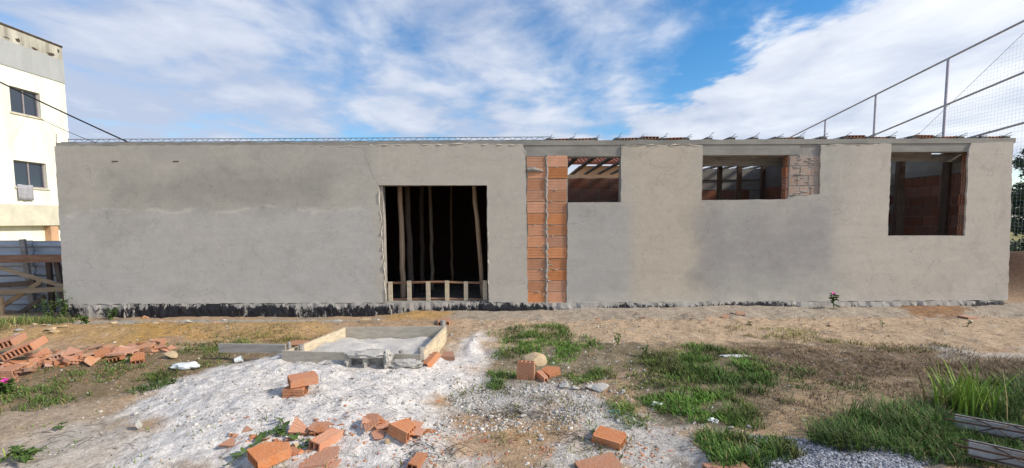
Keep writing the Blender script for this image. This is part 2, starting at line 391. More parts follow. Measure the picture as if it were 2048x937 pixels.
zone([(250, 652), (420, 650), (400, 680), (260, 680)], (.45, .275, .10), .2, .3)
zone([(760, 624), (900, 622), (880, 640), (780, 644)], (.46, .29, .12), .1, .2)
zone([(-60, 700), (380, 700), (560, 690), (560, 715), (300, 780), (150, 800), (-60, 830)], (.22, .165, .10), .2, .4)
zone([(-60, 820), (230, 800), (300, 860), (180, 940), (-60, 940)], (.38, .30, .22), .2, .4)
zone([(60, 850), (300, 840), (330, 940), (40, 940)], (.50, .45, .395), .2, .4, .9)
zone([(960, 690), (1250, 690), (1300, 740), (1200, 770), (980, 770)], (.24, .20, .13), .15, .4)
zone([(880, 770), (1180, 765), (1230, 830), (1120, 850), (1000, 830), (890, 830)], (.43, .41, .38), .15, .3)
zone(WHITE, (.63, .60, .57), .17, .26)
zone(WHITE2, (.50, .475, .44), .12, .4, .9)
zone([(900, 880), (1130, 820), (1150, 850), (1000, 910), (900, 920)], (.42, .28, .16), .12, .3, .85)
zone([(1240, 690), (1560, 690), (1640, 740), (1560, 860), (1320, 850), (1240, 760)], (.20, .165, .105), .2, .4, .9)
zone([(1480, 695), (1900, 690), (2060, 720), (2060, 790), (1800, 790), (1560, 760)], (.17, .125, .085), .2, .5, .95)
zone([(1560, 800), (1900, 750), (1850, 800), (1640, 860)], (.34, .255, .165), .2, .5, .8)
zone([(1640, 840), (2060, 770), (2060, 940), (1560, 940)], (.10, .09, .05), .2, .3, .9)
zone([(1540, 895), (1640, 893), (1900, 912), (1900, 960), (1520, 960)], (.17, .175, .19), .1, .15, .95)
zone([(1850, 692), (2070, 698), (2070, 726), (1900, 716)], (.46, .42, .37), .12, .3, .85)
zone([(1800, 616), (1930, 614), (1920, 632), (1820, 634)], (.28, .155, .08), .12, .3, .9)
C = blend(C, np.exp(-((fx_-10.9)/1.5)**2-((fy_-9.8)/2)**2), (.13, .075, .05))
nv_ = fbm(fx_*15, fy_*15, 3, 171, .7)
wm_ = 1 - .55*sst(sdist(fx_, fy_, WHITE), .0, .3)
C = blend(C, sst(nf + .4*nm, .25, .6)*.5*(fy_ < 8.5)*wm_, (.18, .135, .095))
C = blend(C, sst(nv_ + .25*nm, .36, .62)*.6*(fy_ < 8.5)*wm_, (.16, .125, .095))
C = blend(C, sst(-nf + .3*nz, .42, .7)*.35*(fy_ < 8.5), (.55, .50, .44))
rr = np.hypot(fx_, fy_-6)
C = blend(C, sst(rr, 11, 16)*(fy_ > 8), (.27, .235, .10))
C = blend(C, sst(rr, 60, 160), (.09, .12, .05))
nxx, nyy = len(gx), len(gy)
ii = (np.arange(nyy-1)[:, None]*nxx + np.arange(nxx-1)[None, :]).ravel()
quads = np.stack([ii, ii+1, ii+1+nxx, ii+nxx], 1)
M['ground'] = mat('bare_earth', (1, 1, 1), .22, 22, .97, 1.0, 45, attr=True, fine=.38, spec=.1)
me = fastmesh('ground', np.stack([fx_, fy_, HZ], 1), [quads], np.clip(C, .01, .9))
me.polygons.foreach_set('use_smooth', np.ones(len(quads), bool))
tag(meshobj('ground', me, M['ground']), 'uneven bare earth with patches of white lime sand and orange soil', None, None, 'structure')
#@@PART2
# ------------------------------------------------------------------ the unfinished building
def wx(px, py=450): return PY(px, py, WY).x
def wz(px, py): return PY(px, py, WY).z
def wp(px, py): p = PY(px, py, WY); return (p.x, p.z)
BX0, BX1 = wx(122), wx(2021); ZT = wz(1024, 281); ZB = wz(1024, 605)
BY = WY + .035                                # face of the masonry behind the plaster
bld = empty('unfinished_building', (0, WY+.1, 0), 'long single-storey unfinished building with grey cement plaster, open doorway and bare windows', 'building')
DOOR = (wx(766), wx(974), -.05, wz(866, 371))
W1 = (wx(1136), wx(1241), wz(1188, 405), wz(1188, 314))
W2 = (wx(1404), wx(1572), wz(1488, 400), wz(1488, 311))
W3 = (wx(1776), wx(1934), wz(1850, 472), wz(1850, 304))
ZBEAM = ZT - .085
core = MB()
holes = [DOOR, W1, W2, W3]
# raw brick strip and the two hollow-brick jambs are openings in the core, filled with bricks below
STRIP = (wx(1052), W1[0], wz(1090, 607), wz(1090, 311))
J2 = (W2[1], W2[1]+.20, W2[2], W2[3]); J3 = (W3[1], W3[1]+.20, W3[2], W3[3])
PATCH = (J2[0]+.03, wx(1641), wz(1600, 392), wz(1600, 312))
core.panel([BX0+.02, BX1-.02], [-.4, ZBEAM], holes + [STRIP, J2, J3, (J2[1], PATCH[1], PATCH[2], PATCH[3])], lambda a, b, t: (a, t, b), BY, BY+.15)
core.build('masonry_wall', M['mortar'], bld)
# ring beam with its casting line
rb = MB()
def ragline(pts, step, amp, seed):
    r = random.Random(seed); out = []
    for (a, b) in zip(pts[:-1], pts[1:]):
        n = max(1, int(math.dist(a, b)/step))
        for k in range(n):
            t = k/n; j = 0 if k == 0 else amp
            out.append((a[0]+(b[0]-a[0])*t + r.uniform(-j, j), a[1]+(b[1]-a[1])*t + r.uniform(-j, j)))
    out.append(pts[-1]); return out
top = ragline([(BX1-.01, ZT), (BX0+.01, ZT-.005)], .16, .006, 3)
rb.prism([(BX0+.01, ZBEAM), (BX1-.01, ZBEAM)] + top, WY+.012, BY+.16)
rb.build('ring_beam', M['concrete'], bld)
for i, (a, b, z) in enumerate(((wx(1050)+.01, wx(1243), wz(1150, 312.5)), (W2[0]-.02, J2[1], wz(1488, 310)), (W3[0]-.03, J3[1], wz(1850, 303.5)))):
    MB().box(a, b, WY+.022+.002*i, BY+.14, z, ZBEAM-.002).build('lintel', M['concrete'], bld)
# plaster coats, ragged at the edges
def coat(pts, flat, seed, y0=WY):
    """pts in picture order; ragged edges except where flat"""
    w = [wp(*p) for p in pts]; out = []
    for i in range(len(w)):
        a, b = w[i], w[(i+1) % len(w)]
        amp = flat.get(i, .008)
        out += ragline([a, b], .07, amp, seed*31+i)[:-1]
    return out
A = [(129, 609), (109, 293), (250, 291.5), (400, 291), (560, 290), (748, 292), (760, 335), (757, 371), (770, 606)]
pa = coat(A, {0: .006, 1: .012, 2: .012, 3: .012, 4: .012, 5: .012, 6: .012, 7: .014, 8: .008}, 1)
A2 = [(757, 371), (738, 330), (726, 294), (742, 290), (900, 288), (1046, 289), (1051, 310), (1056, 606), (978, 605), (974, 371)]
pd = coat(A2, {0: .014, 1: .014, 2: .014, 3: .014, 4: .014, 8: .012, 9: .003}, 3)
B = [(1133, 606), (1136, 405.5), (1242, 405), (1243, 292), (1300, 291), (1405, 291), (1403, 401), (1572, 399), (1600, 392), (1640, 388), (1642, 290), (1783, 288), (1776, 473), (1930, 472), (1938, 300), (1943, 287), (2026, 284), (2016, 601)]
pb = coat(B, {1: .004, 3: .014, 4: .014, 6: .004, 7: .012, 8: .014, 10: .012, 12: .004, 13: .010, 15: .008}, 2)
def carea(p): return sum(p[i][0]*p[(i+1) % len(p)][1]-p[(i+1) % len(p)][0]*p[i][1] for i in range(len(p)))
for p in (pa, pb, pd):
    if carea(p) < 0: p.reverse()
    MB().prism(p, WY - (.002 if p is pd else 0), BY-.003 - (.001 if p is pd else 0)).build('plaster_coat', M['plaster'], bld)
# pale ragged lips where the fresh plaster ends under the beam, and on the left door jamb, its sunlight put into a pale lip
def lip(pts, seed, w=.035, d=.012):
    r = random.Random(seed); line = ragline([wp(*p) for p in pts], .06, .014, seed); m = MB()
    pts = [(p[0], WY + .004 - d*r.uniform(-.3, .7), p[1]) for p in line]
    m.tube(pts, [w*r.choice([.08, .15, .3, .5])*r.uniform(.6, 1.1) for _ in pts], 5)
    m.build('plaster_lip', M['plaster_edge'] if seed != 9 else M['plaster'], bld, True)
lip([(640, 293), (722, 294), (742, 291), (900, 289), (1046, 290), (1052, 312)], 4)
lip([(1244, 300), (1246, 292), (1300, 291), (1404, 291), (1406, 300)], 5)
lip([(1655, 291), (1775, 289)], 6, .03)
lip([(757, 372), (762, 440), (767, 520), (771, 604)], 7, .04)
lip([(975, 380), (977, 480), (978, 600)], 9, .03)
# bitumen-painted footing
ft = MB(); r = random.Random(5); n = 230; prev = None
for i in range(n+1):
    x = BX0 + .03 + (BX1-BX0-.06)*i/n
    zt = (wz(300, 609)*(n-i) + wz(2000, 602)*i)/n + r.uniform(-.012, .012); zb = -.35
    yo = WY - .02 + r.uniform(-.014, .014)
    row = [(x, WY+.03, zt+.004), (x, yo+.008, zt), (x, yo - r.uniform(0, .02), zt-.09), (x, yo-.015 + r.uniform(-.012, .012), zt-.18), (x, yo-.02, zb)]
    b = len(ft.v); ft.v += row
    if i: ft.f += [(b-5+k, b-5+k+1, b+k+1, b+k) for k in range(4)]
ft.build('footing', M['bitumen'], bld)

# bricks: grooved long face seen in walls (L along x, face towards -y)
def course_brick(L, Hh, D, name='brick'):
    m = MB(); g = [0, .22, .25, .48, .51, .74, .77, 1.0]; zs = [Hh*t for t in g]
    prof = []
    for i in range(7):
        dd = .004 if i % 2 else 0
        prof += [(dd, zs[i]), (dd, zs[i+1])]
    prof += [(D, Hh), (D, 0)]; k = len(prof)
    m.add([(0, y, z) for y, z in prof] + [(L, y, z) for y, z in prof], [tuple(range(k)), tuple(range(2*k-1, k-1, -1))] + [((i+1) % k, i, i+k, (i+1) % k + k) for i in range(k)])
    return m.mesh(name)
# bare brick strip beside the first window: two columns, thirteen courses, ragged mortar between
ch = (STRIP[3]-STRIP[2])/13
sw = STRIP[1]-STRIP[0]
Lb = sw*.43
meS = course_brick(Lb, ch-.012, .12); meS2 = course_brick(sw*.475, ch-.012, .12)
stp = empty('bare_brick_strip', (STRIP[0], BY, STRIP[2])); stp.parent = bld; stp.matrix_parent_inverse = Matrix.Translation(-bld.location)
r = random.Random(12)
for j in range(13):
    for k, (me_, x0) in enumerate(((meS, STRIP[0]+.03), (meS2, STRIP[0]+sw*.505))):
        if not me_.materials: me_.materials.append(M['brick_strip'])
        o = bpy.data.objects.new('brick', me_); COL.objects.link(o); o.parent = stp
        o.location = Vector((x0 + r.uniform(-.012, .012), WY + .022 + r.uniform(-.006, .008), STRIP[2] + j*ch + .006)) - Vector((STRIP[0], BY, STRIP[2]))
        o.rotation_euler = (0, r.uniform(-.008, .008), r.uniform(-.01, .01))
mm = MB(); mm.box(STRIP[0]+.004, STRIP[1]-.004, WY+.036, BY+.14, STRIP[2]-.02, STRIP[3]+.02)
# squeezed-out mortar down the middle and in patches
x = STRIP[0]+.03+Lb+.015; pts = []; rs = []
for k in range(60):
    z = STRIP[2] + (STRIP[3]-STRIP[2])*k/59
    pts.append((x + r.uniform(-.015, .015), WY+.032, z)); rs.append(r.uniform(.016, .034))
mm.tube(pts, rs, 6)
for k in range(34):
    xx, zz_ = (r.uniform(STRIP[0]+.03, STRIP[1]-.05), STRIP[2]+ch*r.randint(0, 13)) if k > 18 else (x + r.uniform(-.07, .05), r.uniform(STRIP[2], STRIP[2]+1.4))
    a = r.uniform(.02, .08); mm.tube([(xx-a, WY+.03, zz_+r.uniform(-.01, .01)), (xx, WY+.017, zz_), (xx+a, WY+.03, zz_+r.uniform(-.01, .01))], [.005, r.uniform(.006, .014), .004], 5)
mm.tube([(STRIP[0]+.03, WY+.03, STRIP[3]-ch*1.25), (STRIP[0]+.14, WY+.018, STRIP[3]-ch*1.2), (STRIP[0]+.3, WY+.03, STRIP[3]-ch*1.35)], [.05, .045, .02], 7)
mm.build('mortar', M['mortar'], stp)

# hollow bricks -------------------------------------------------------------
def hollow_bm(L=.24, Wd=.19, Ht=.074, nu=4, nv=1, wall=.011, grooves=True):
    bm = bmesh.new(); edges = []
    def loop(pts):
        vs = [bm.verts.new((-L/2, a, b)) for a, b in pts]
        for i in range(len(vs)): edges.append(bm.edges.new((vs[i], vs[(i+1) % len(vs)])))
    def side(a, b, n):                       # grooved side from a to b
        out = []; d = Vector((b[0]-a[0], b[1]-a[1])); nrm = Vector((-d.y, d.x)).normalized()*.0016
        for i in range(n):
            t0, t1 = i/n, (i+1)/n; g = .16/n
            for t, k in ((t0 + (g if i else 0), 0), (t1 - g, 0)):
                out.append((a[0]+d.x*t, a[1]+d.y*t))
            if i < n-1:
                for t in (t1 - g*.9, t1 + g*.9): out.append((a[0]+d.x*t+nrm.x, a[1]+d.y*t+nrm.y))
        return out
    c = [(-Wd/2, -Ht/2), (Wd/2, -Ht/2), (Wd/2, Ht/2), (-Wd/2, Ht/2)]
    outer = []
    for i in range(4):
        outer += side(c[i], c[(i+1) % 4], (6 if i % 2 == 0 else 3) if grooves else 1)[:-1]
    loop(outer)
    cu = (Wd-wall)/nu; cvv = (Ht-wall)/nv
    for i in range(nu):
        for j in range(nv):
            a, b = -Wd/2+wall+i*cu, -Ht/2+wall+j*cvv
            loop([(a, b), (a+cu-wall, b), (a+cu-wall, b+cvv-wall), (a, b+cvv-wall)])
    bmesh.ops.triangle_fill(bm, use_beauty=True, use_dissolve=False, edges=edges)
    ret = bmesh.ops.extrude_face_region(bm, geom=bm.faces[:])
    bmesh.ops.translate(bm, vec=(L, 0, 0), verts=[g for g in ret['geom'] if isinstance(g, bmesh.types.BMVert)])
    bmesh.ops.recalc_face_normals(bm, faces=bm.faces[:])
    return bm
def cut(bm, co, no, jag=0, seed=0):
    r = bmesh.ops.bisect_plane(bm, geom=bm.verts[:]+bm.edges[:]+bm.faces[:], plane_co=co, plane_no=no, clear_outer=True)
    ed = [e for e in bm.edges if e.is_boundary]
    if ed: bmesh.ops.triangle_fill(bm, use_beauty=True, use_dissolve=False, edges=ed)
    return bm
def bm_mesh(bm, name, recenter=True):
    if recenter and bm.verts:
        lo = Vector([min(v.co[i] for v in bm.verts) for i in range(3)]); hi = Vector([max(v.co[i] for v in bm.verts) for i in range(3)])
        c = (lo+hi)/2; c.z = lo.z
        for v in bm.verts: v.co -= c
    bmesh.ops.recalc_face_normals(bm, faces=bm.faces[:])
    me = bpy.data.meshes.new(name); bm.to_mesh(me); bm.free(); return me
ME = {}
_b = hollow_bm(); cut(_b, Vector((.108, .09, 0)), Vector((.7, .6, .15))); cut(_b, Vector((-.112, -.085, .03)), Vector((-.6, -.7, .5)))
ME['brick'] = bm_mesh(_b, 'hollow_brick')
# jambs of the middle and right windows: brick ends with their holes, and the smeared brick patch
meJ = bm_mesh(hollow_bm(.19, .125, .18, 2, 3), 'jamb_brick'); meJ.materials.append(M['brick_wall'])
for J, sd in ((J2, 4), (J3, 5)):
    jr = random.Random(sd); nrow = max(3, int(round((J[3]-J[2])/.195))); st = (J[3]-J[2])/nrow
    jm = MB(); jm.box(J[0]+.03, J[1]-.001, BY-.002, BY+.145, J[2]+.001, J[3]-.001); jo = jm.build('jamb', M['mortar'], bld)
    for j in range(nrow):
        o = bpy.data.objects.new('brick', meJ); COL.objects.link(o); o.parent = jo
        o.matrix_parent_inverse = Matrix.Translation(-bld.location) @ Matrix.Translation((0, 0, 0))
        o.matrix_parent_inverse = Matrix.Identity(4)
        o.location = (J[0]+.095+jr.uniform(-.015, .012), BY+.075+jr.uniform(-.004, .004), J[2]+j*st+.004); o.scale.z = (st-.014)/.18
ptm = course_brick(.30, .17, .12, 'patch_brick'); ptm.materials.append(M['smeared'])
pr = MB(); pr.box(J2[1]+.001, PATCH[1], BY-.003, BY+.145, PATCH[2]-.02, PATCH[3]+.03); po = pr.build('smeared_brick_patch', M['mortar'], bld)
jr = random.Random(8); nrow = 4; st = (PATCH[3]-PATCH[2])/nrow
for j in range(nrow):
    for k in range(3):
        o = bpy.data.objects.new('brick', ptm); COL.objects.link(o); o.parent = po
        o.scale = ((PATCH[1]-PATCH[0]-.05)/3/.30, .2, (st-.02)/.17)
        o.location = (PATCH[0]+.012+k*((PATCH[1]-PATCH[0])/3) - (.05 if j % 2 and k else 0), BY-.008+jr.uniform(-.003, .003), PATCH[2]+j*st+.012)
sm = MB()
for k in range(26):
    xx = jr.uniform(PATCH[0]+.1, PATCH[1]-.1); zz_ = jr.uniform(PATCH[2], PATCH[3]+.02); a = jr.uniform(.03, .10)
    if jr.random() < .3: zz_ = PATCH[3] - jr.uniform(0, .14)
    sm.tube([(xx-a, BY-.004, zz_+jr.uniform(-.02, .02)), (xx, BY-.012, zz_), (xx+a, BY-.004, zz_+jr.uniform(-.02, .02))], [.005, jr.uniform(.006, .016), .005], 5)
tag(sm.build('mortar_smear', M['mortar'], po), kind='stuff')

# rooms ---------------------------------------------------------------------
YB = 14.0; XP = .62
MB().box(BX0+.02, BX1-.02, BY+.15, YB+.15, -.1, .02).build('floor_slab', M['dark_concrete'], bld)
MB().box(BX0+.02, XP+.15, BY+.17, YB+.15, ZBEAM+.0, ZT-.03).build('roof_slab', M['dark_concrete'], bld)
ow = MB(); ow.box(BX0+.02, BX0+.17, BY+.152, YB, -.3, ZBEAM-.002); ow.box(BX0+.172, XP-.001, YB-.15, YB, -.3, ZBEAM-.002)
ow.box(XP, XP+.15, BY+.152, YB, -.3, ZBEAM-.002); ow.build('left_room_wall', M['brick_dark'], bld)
XR = BX1-.21
def brick_wall(name, x0, x1, y0, y1, zlo, zhi, face, L=.34, Hh=.19, base_mat='mortar', seed=1, gap=.014):
    """a wall of mortar core with courses of bricks on its visible face"""
    m = MB()
    if face == '-y': m.box(x0, x1, y0+.012, y1, -.1, zhi)
    else: m.box(x0+.012, x1, y0, y1, -.1, zhi)
    o = m.build(name, M[base_mat], bld)
    rows = int((zhi-zlo)/(Hh+gap)); length = (x1-x0) if face == '-y' else (y1-y0)
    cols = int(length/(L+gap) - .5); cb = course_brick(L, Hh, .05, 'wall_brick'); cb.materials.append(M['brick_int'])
    rr_ = random.Random(seed)
    for j in range(rows):
        for i in range(cols):
            b = bpy.data.objects.new('brick', cb); COL.objects.link(b); b.parent = o
            t = (i + (.5 if j % 2 else 0))*(L+gap)+.01; z = zhi - (j+1)*(Hh+gap)
            jt = rr_.uniform(-.004, .004)
            if face == '-y': b.location = (x0+t, y0+jt, z)
            else: b.location = (x0+jt, y1-t, z); b.rotation_euler = (0, 0, -math.pi/2)
    return o
# first window: a low brick wall close behind, open joists above
brick_wall('room_wall', XP+.16, 3.18, 9.45, 9.6, 1.45, PY(1190, 356, 9.45).z, '-y', .40, .21, seed=3)
MB().box(3.2, 3.34, BY+.152, 10.0, -.1, ZBEAM-.03).build('room_wall', M['brick_wall'], bld)
YK = 10.1
zc = PY(1480, 338, YK).z
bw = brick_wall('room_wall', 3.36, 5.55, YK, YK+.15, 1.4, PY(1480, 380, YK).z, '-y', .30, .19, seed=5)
MB().box(3.36, 5.55, YK-.004, YK+.16, PY(1480, 380, YK).z+.002, zc-.24).build('grey_rendered_band', M['concrete'], bld)
MB().box(3.36, 5.55, YK-.03, YK+.13, zc-.238, zc).build('back_beam', M['concrete'], bld)
brick_wall('room_wall', 5.56, 5.72, BY+.152, YK+.15, 1.45, 2.32, '-x', .30, .19, seed=6)
MB().box(5.562, 5.72, BY+.155, YK+.15, 2.322, ZBEAM-.03).build('partition_beam', M['dark_concrete'], bld)
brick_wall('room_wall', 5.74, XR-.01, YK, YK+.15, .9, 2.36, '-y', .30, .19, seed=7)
MB().box(5.74, XR-.01, YK-.02, YK+.13, 2.362, 2.6).build('back_beam', M['concrete'], bld)
brick_wall('room_wall', XR, XR+.15, BY+.152, YK+.4, .95, 2.5, '-x', .30, .19, seed=8)
MB().box(XR-.01, XR+.14, BY+.155, YK+.4, 2.502, ZBEAM-.02).build('side_beam', M['concrete'], bld)
MB().box(XR-.06, XR+.1, 8.98, 9.12, .02, ZBEAM-.02).build('corner_post', M['darkwood'], bld)
# formwork boards seen across the tops of the two right-hand windows
def fboard(px0, px1, y0, y1, Y, mt, t=.03):
    a, b = PY(px0, y0, Y), PY(px1, y1, Y)
    MB().box(a.x, b.x, Y, Y+t, b.z, a.z).build('formwork_board', mt, bld)
fboard(1380, 1640, 309, 332, 8.62, M['wood_grey']); fboard(1740, 1862, 303, 323, 8.6, M['wood_grey']); fboard(1864, 1945, 309, 324, 8.66, M['wood_grey'])
# precast joists with steel lattice, running front to back over the right-hand rooms
def joist_mesh(L=6.0, seed=1):
    m = MB(); m.box(-.055, .055, .0, L, 0, .03)
    return m.mesh('joist')
def lattice(m, L, y0, sway, h=.03, ax=1):
    n = int(L/.2); p = []
    for k in range(2*n+1): p.append((sway if k % 2 else 0, y0 + k*L/(2*n), h if k % 2 else 0))
    m.tube(p, .0042, 4); m.tube([(sway*.5, y0-.02, h), (sway, y0 + L, h)], .0055, 4)
    return m
M['joist'] = mat('dark_joist_concrete', (.11, .10, .095), .2, 4, .95, .3, 30); jm_ = joist_mesh(); jm_.materials.append(M['joist'])  # joist concrete, darker than the slab's
nj = 21; jx = [wx(1098) + (wx(2004)-wx(1098))*i/(nj-1) for i in range(nj)]
gr = random.Random(77)
fb = bm_mesh(hollow_bm(.32, .20, .075, 5, 1, .010), 'filler'); fb.materials.append(M['brick_wall'])
lm_ = []
for k in range(4):
    q = MB(); sw_ = gr.uniform(-.02, .02); lattice(q, 5.6, .10, sw_)
    y = .0
    q.tube([(0, .13, .0), (gr.uniform(.04, .09), -.02, gr.uniform(.06, .10))], .005, 4)
    q.tube([(-.05, .05, .01), (gr.uniform(.05, .1), .0, gr.uniform(.02, .04))], .0045, 4)
    lm_.append(q.mesh('joist_steel')); lm_[-1].materials.append(M['steel_grey'])
for i, x in enumerate(jx):
    o = bpy.data.objects.new('joist', jm_); COL.objects.link(o); o.parent = bld; o.location = Vector((x, BY-.01, ZT+.002)) - bld.location
    s = bpy.data.objects.new('joist_steel', lm_[i % 4]); COL.objects.link(s); s.parent = o; s.location = (0, .0, .026)
    if i < nj-1:
        xm = (x + jx[i+1])/2
        big = i in (4, 13, 16)
        rows = 1 if xm < 2.1 else 5
        for k in range(rows):
            if k == 0 and i in (2, 6, 7, 8, 9, 11, 12, 15, 18): continue
            f = bpy.data.objects.new('filler_block', fb); COL.objects.link(f); f.parent = bld
            f.rotation_euler = (gr.uniform(-.03, .03), gr.uniform(-.03, .03), math.pi/2 + gr.uniform(-.04, .04))
            f.scale = (.63, 1.55, .42 if not (big and k == 0) else .6)
            f.location = Vector((xm + gr.uniform(-.02, .02), BY + .13 + k*.215, ZT + .006 + (.018 if (big and k == 0) else gr.uniform(-.006, .008)))) - bld.location
# steel lattice lying along the front edge of the left roof
q = MB(); y = BY+.05; x0, x1 = wx(138, 288), wx(1092, 280); n = int((x1-x0)/.19); p = []
for k in range(n*6+1):
    t = k/(n*6); p.append((x0+(x1-x0)*t, y, ZT + .012 + .055*abs(math.sin(math.pi*k/6))))
q.tube(p, .0045, 4); q.tube([(x0-.1, y+.01, ZT+.07), ((x0+x1)/2, y+.01, ZT+.066), (x1+.1, y+.01, ZT+.072)], .006, 4)
q.tube([(x0-.2, y-.02, ZT+.012), (x1+.15, y-.02, ZT+.012)], .006, 4)
q.build('roof_lattice', M['steel_grey'], bld)
q = MB()
for px in (113, 137): a = PY(px, 291, WY+.1); q.tube([a, a + Vector((.01, 0, .2 if px == 113 else .12))], .006, 4)
q.build('starter_bars', M['steel'], bld)
q = MB()
for px, w in ((230, 11), (352, 11)):
    a = PY(px, 323, WY); q.box(a.x-.05, a.x+.05, WY-.006, WY+.002, a.z-.008, a.z+.006)
q.build('wall_slot', M['rust'], bld)

# ------------------------------------------------------------------ things inside the openings
def pole(px0, py0, px1, py1, Y0, Y1, rad, label, mt='pole', group='round timber props inside the building', seed=1, name='timber_prop'):
    r_ = random.Random(seed); a = PY(px0, py0, Y0); b = PY(px1, py1, Y1)
    t = (.02 - a.z)/(b.z - a.z); a2 = a + (b-a)*t; t2 = (ZBEAM - .004 - a.z)/(b.z-a.z); b2 = a + (b-a)*t2
    root_z = Vector((a2.x, a2.y, .02)); n = 12; pts = []; rs = []
    for k in range(n+1):
        p = a2.lerp(b2, k/n); j = .012 if 0 < k < n else 0
        pts.append(p - root_z + Vector((r_.uniform(-j, j), r_.uniform(-j, j), 0))); rs.append(rad*(1.08-.16*k/n)*r_.uniform(.94, 1.06))
    m = MB(); m.tube(pts, rs, 9); o = m.build(name, M[mt], None, True); o.location = root_z
    return tag(o, label, 'prop', group)
pole(807, 600, 800, 376, 8.62, 8.62, .05, 'pale round timber prop behind the left pickets of the doorway barrier', seed=1)
pole(823, 600, 814, 376, 9.2, 9.2, .06, 'thick dark brown timber prop just behind the pale prop in the doorway', 'darkwood', seed=2)
pole(845, 590, 843, 400, 10.2, 10.2, .05, 'slim dark timber prop in the doorway right of the thick brown prop', 'darkwood', seed=3)
pole(866, 590, 860, 400, 10.6, 10.6, .04, 'thin crooked grey timber prop deep in the dark doorway', seed=4)
pole(905, 580, 902, 420, 12.0, 12.0, .035, 'thinnest farthest timber prop in the middle of the dark doorway', seed=5)
pole(967, 600, 949, 380, 9.0, 8.8, .045, 'leaning timber prop by the right edge of the doorway', seed=6)
bar = empty('picket_barrier', (DOOR[0], 8.2, .0), 'low wooden barrier of six pale pickets across the doorway', 'barrier')
zt_, zb_ = wz(870, 565), wz(870, 604)
for k in range(6):
    px = 777 + (969-777)*k/5; x = wx(px, 585)
    MB().box(x-.037, x+.037, 8.165, 8.19, zb_-.0, zt_+(.01 if k % 2 else -.005)).build('picket', M['wood_x'], bar)
a, b = wx(772), wx(975)
for z_ in (zt_-.03, zb_+.015):
    MB().tube([(a, 8.215, z_), ((a+b)/2, 8.218, z_+.012), (b, 8.215, z_-.01)], .022, 7).build('rail', M['wood_red'], bar, True)
MB().box(DOOR[0]-.0, DOOR[1]+.0, BY+.0, BY+.16, -.1, zb_-.004).build('door_threshold', M['bitumen'], bld)
for i, (px, lab) in enumerate(((1438, 'dark timber post in the middle window next to the warm plaster strip'), (1477, 'dark timber post at the centre of the middle window'), (1524, 'dark timber post in the middle window beside the inner side wall'))):
    p = PY(px, 400, 9.3 + .1*i); m = MB(); m.box(-.036, .036, -.04, .04, 0, ZBEAM+.06); m.box(-.06, -.038, -.03, -.005, 0, 2.25)
    o = m.build('timber_post', M['darkwood']); o.location = (p.x, p.y, .02); tag(o, lab, 'post', 'square posts inside the windows')
p = PY(1797, 400, 9.35); m = MB(); m.box(-.06, .06, -.05, .05, 0, ZBEAM+.06); m.box(.062, .10, -.05, -.02, 0, 2.1)
o = m.build('timber_post', M['darkwood']); o.location = (p.x, p.y, .02); tag(o, 'dark timber post with pale batten inside the large right-hand window', 'post', 'square posts inside the windows')

# ------------------------------------------------------------------ neighbour's house seen through the first window
hs = empty('neighbour_house', (5, 27, 0), 'tan house with red tiled eaves seen through the window beside the brick strip', 'house')
a, b = PY(1158, 356, 25), PY(1236, 332, 25)
MB().panel([a.x, a.x+6], [-.2, b.z], [], lambda u_, v_, t: (u_, t, v_), 25, 31).build('wall', M['tan_wall'], hs)
rf = MB(); x0, x1, z0 = PY(1138, 334, 24.5).x, a.x+6.4, b.z
rf.add([(x0, 24.4, z0), (x1, 24.4, z0), (x1, 28, z0+1.0), (x0, 28, z0+1.0), (x0, 24.4, z0+.12), (x1, 24.4, z0+.12), (x1, 28, z0+1.15), (x0, 28, z0+1.15)], MB.BF)
ro = rf.build('roof', M['tile'], hs)
for k in range(int((x1-x0)/.22)):
    xx = x0+.1+k*.22; MB().tube([(xx, 24.36, z0+.10), (xx, 27.9, z0+1.12)], .07, 6).build('tile', M['tile'], ro)
#@@PART3
# ------------------------------------------------------------------ cream apartment block at the left
XA = -19.3
def ap(px, py): p = PXX(px, py, XA); return p.y, p.z
apt = empty('apartment_building', (XA-2, 17, 0), 'cream three-storey apartment block with grey band and stained parapet', 'building')
YE = ap(131, 190)[0]; YN = 11.0
def aband(name, z0, z1, out, mt, y0=YN, y1=None, th=.25):
    return MB().box(XA-th, XA+out, y0, y1 or YE, z0, z1).build(name, M[mt], apt)
zs_ = {k: ap(*v)[1] for k, v in dict(top=(126, 94), par=(126, 122), grey=(130, 168), ledge_t=(122, 412), ledge_b=(120, 451), sheet=(120, 500)).items()}
wins = []
for (l, r_, t_, b_) in ((18, 83, 182, 229), (27, 96, 327, 373)):
    y0, z1 = ap(l, t_ if t_ > 200 else 171); y1, z0 = ap(r_, b_ + 6); 
    z1 = ap(l, 171 if t_ < 200 else 320)[1]; z0 = ap(r_, 237 if t_ < 200 else 378)[1]
    wins.append((y0, y1, z0, z1))
MB().panel([YN, YE], [zs_['ledge_t']+.002, zs_['grey']-.002], wins, lambda a, b, t: (XA-t, a, b), 0, .3).build('wall', M['cream'], apt)
MB().box(XA-9, XA-.302, YN, YE, -.4, zs_['top']-.05).build('core', M['cream'], apt)
gb_ = aband('grey_band', zs_['grey'], zs_['par'], .03, 'greyband')
pb_ = aband('parapet', zs_['par']+.002, zs_['top']-.06, .0, 'stained')
aband('coping', zs_['top']-.058, zs_['top'], .04, 'rust')
aband('ledge', zs_['ledge_b'], zs_['ledge_t'], .12, 'dirty')
aband('ground_floor_wall', -.4, zs_['ledge_b']-.002, -.2, 'cream', th=.3)
yc, _ = ap(110, 470); MB().box(XA-.2, XA+.06, yc-.22, yc+.1, -.4, zs_['ledge_b']-.003).build('column', M['tan_wall'], apt)
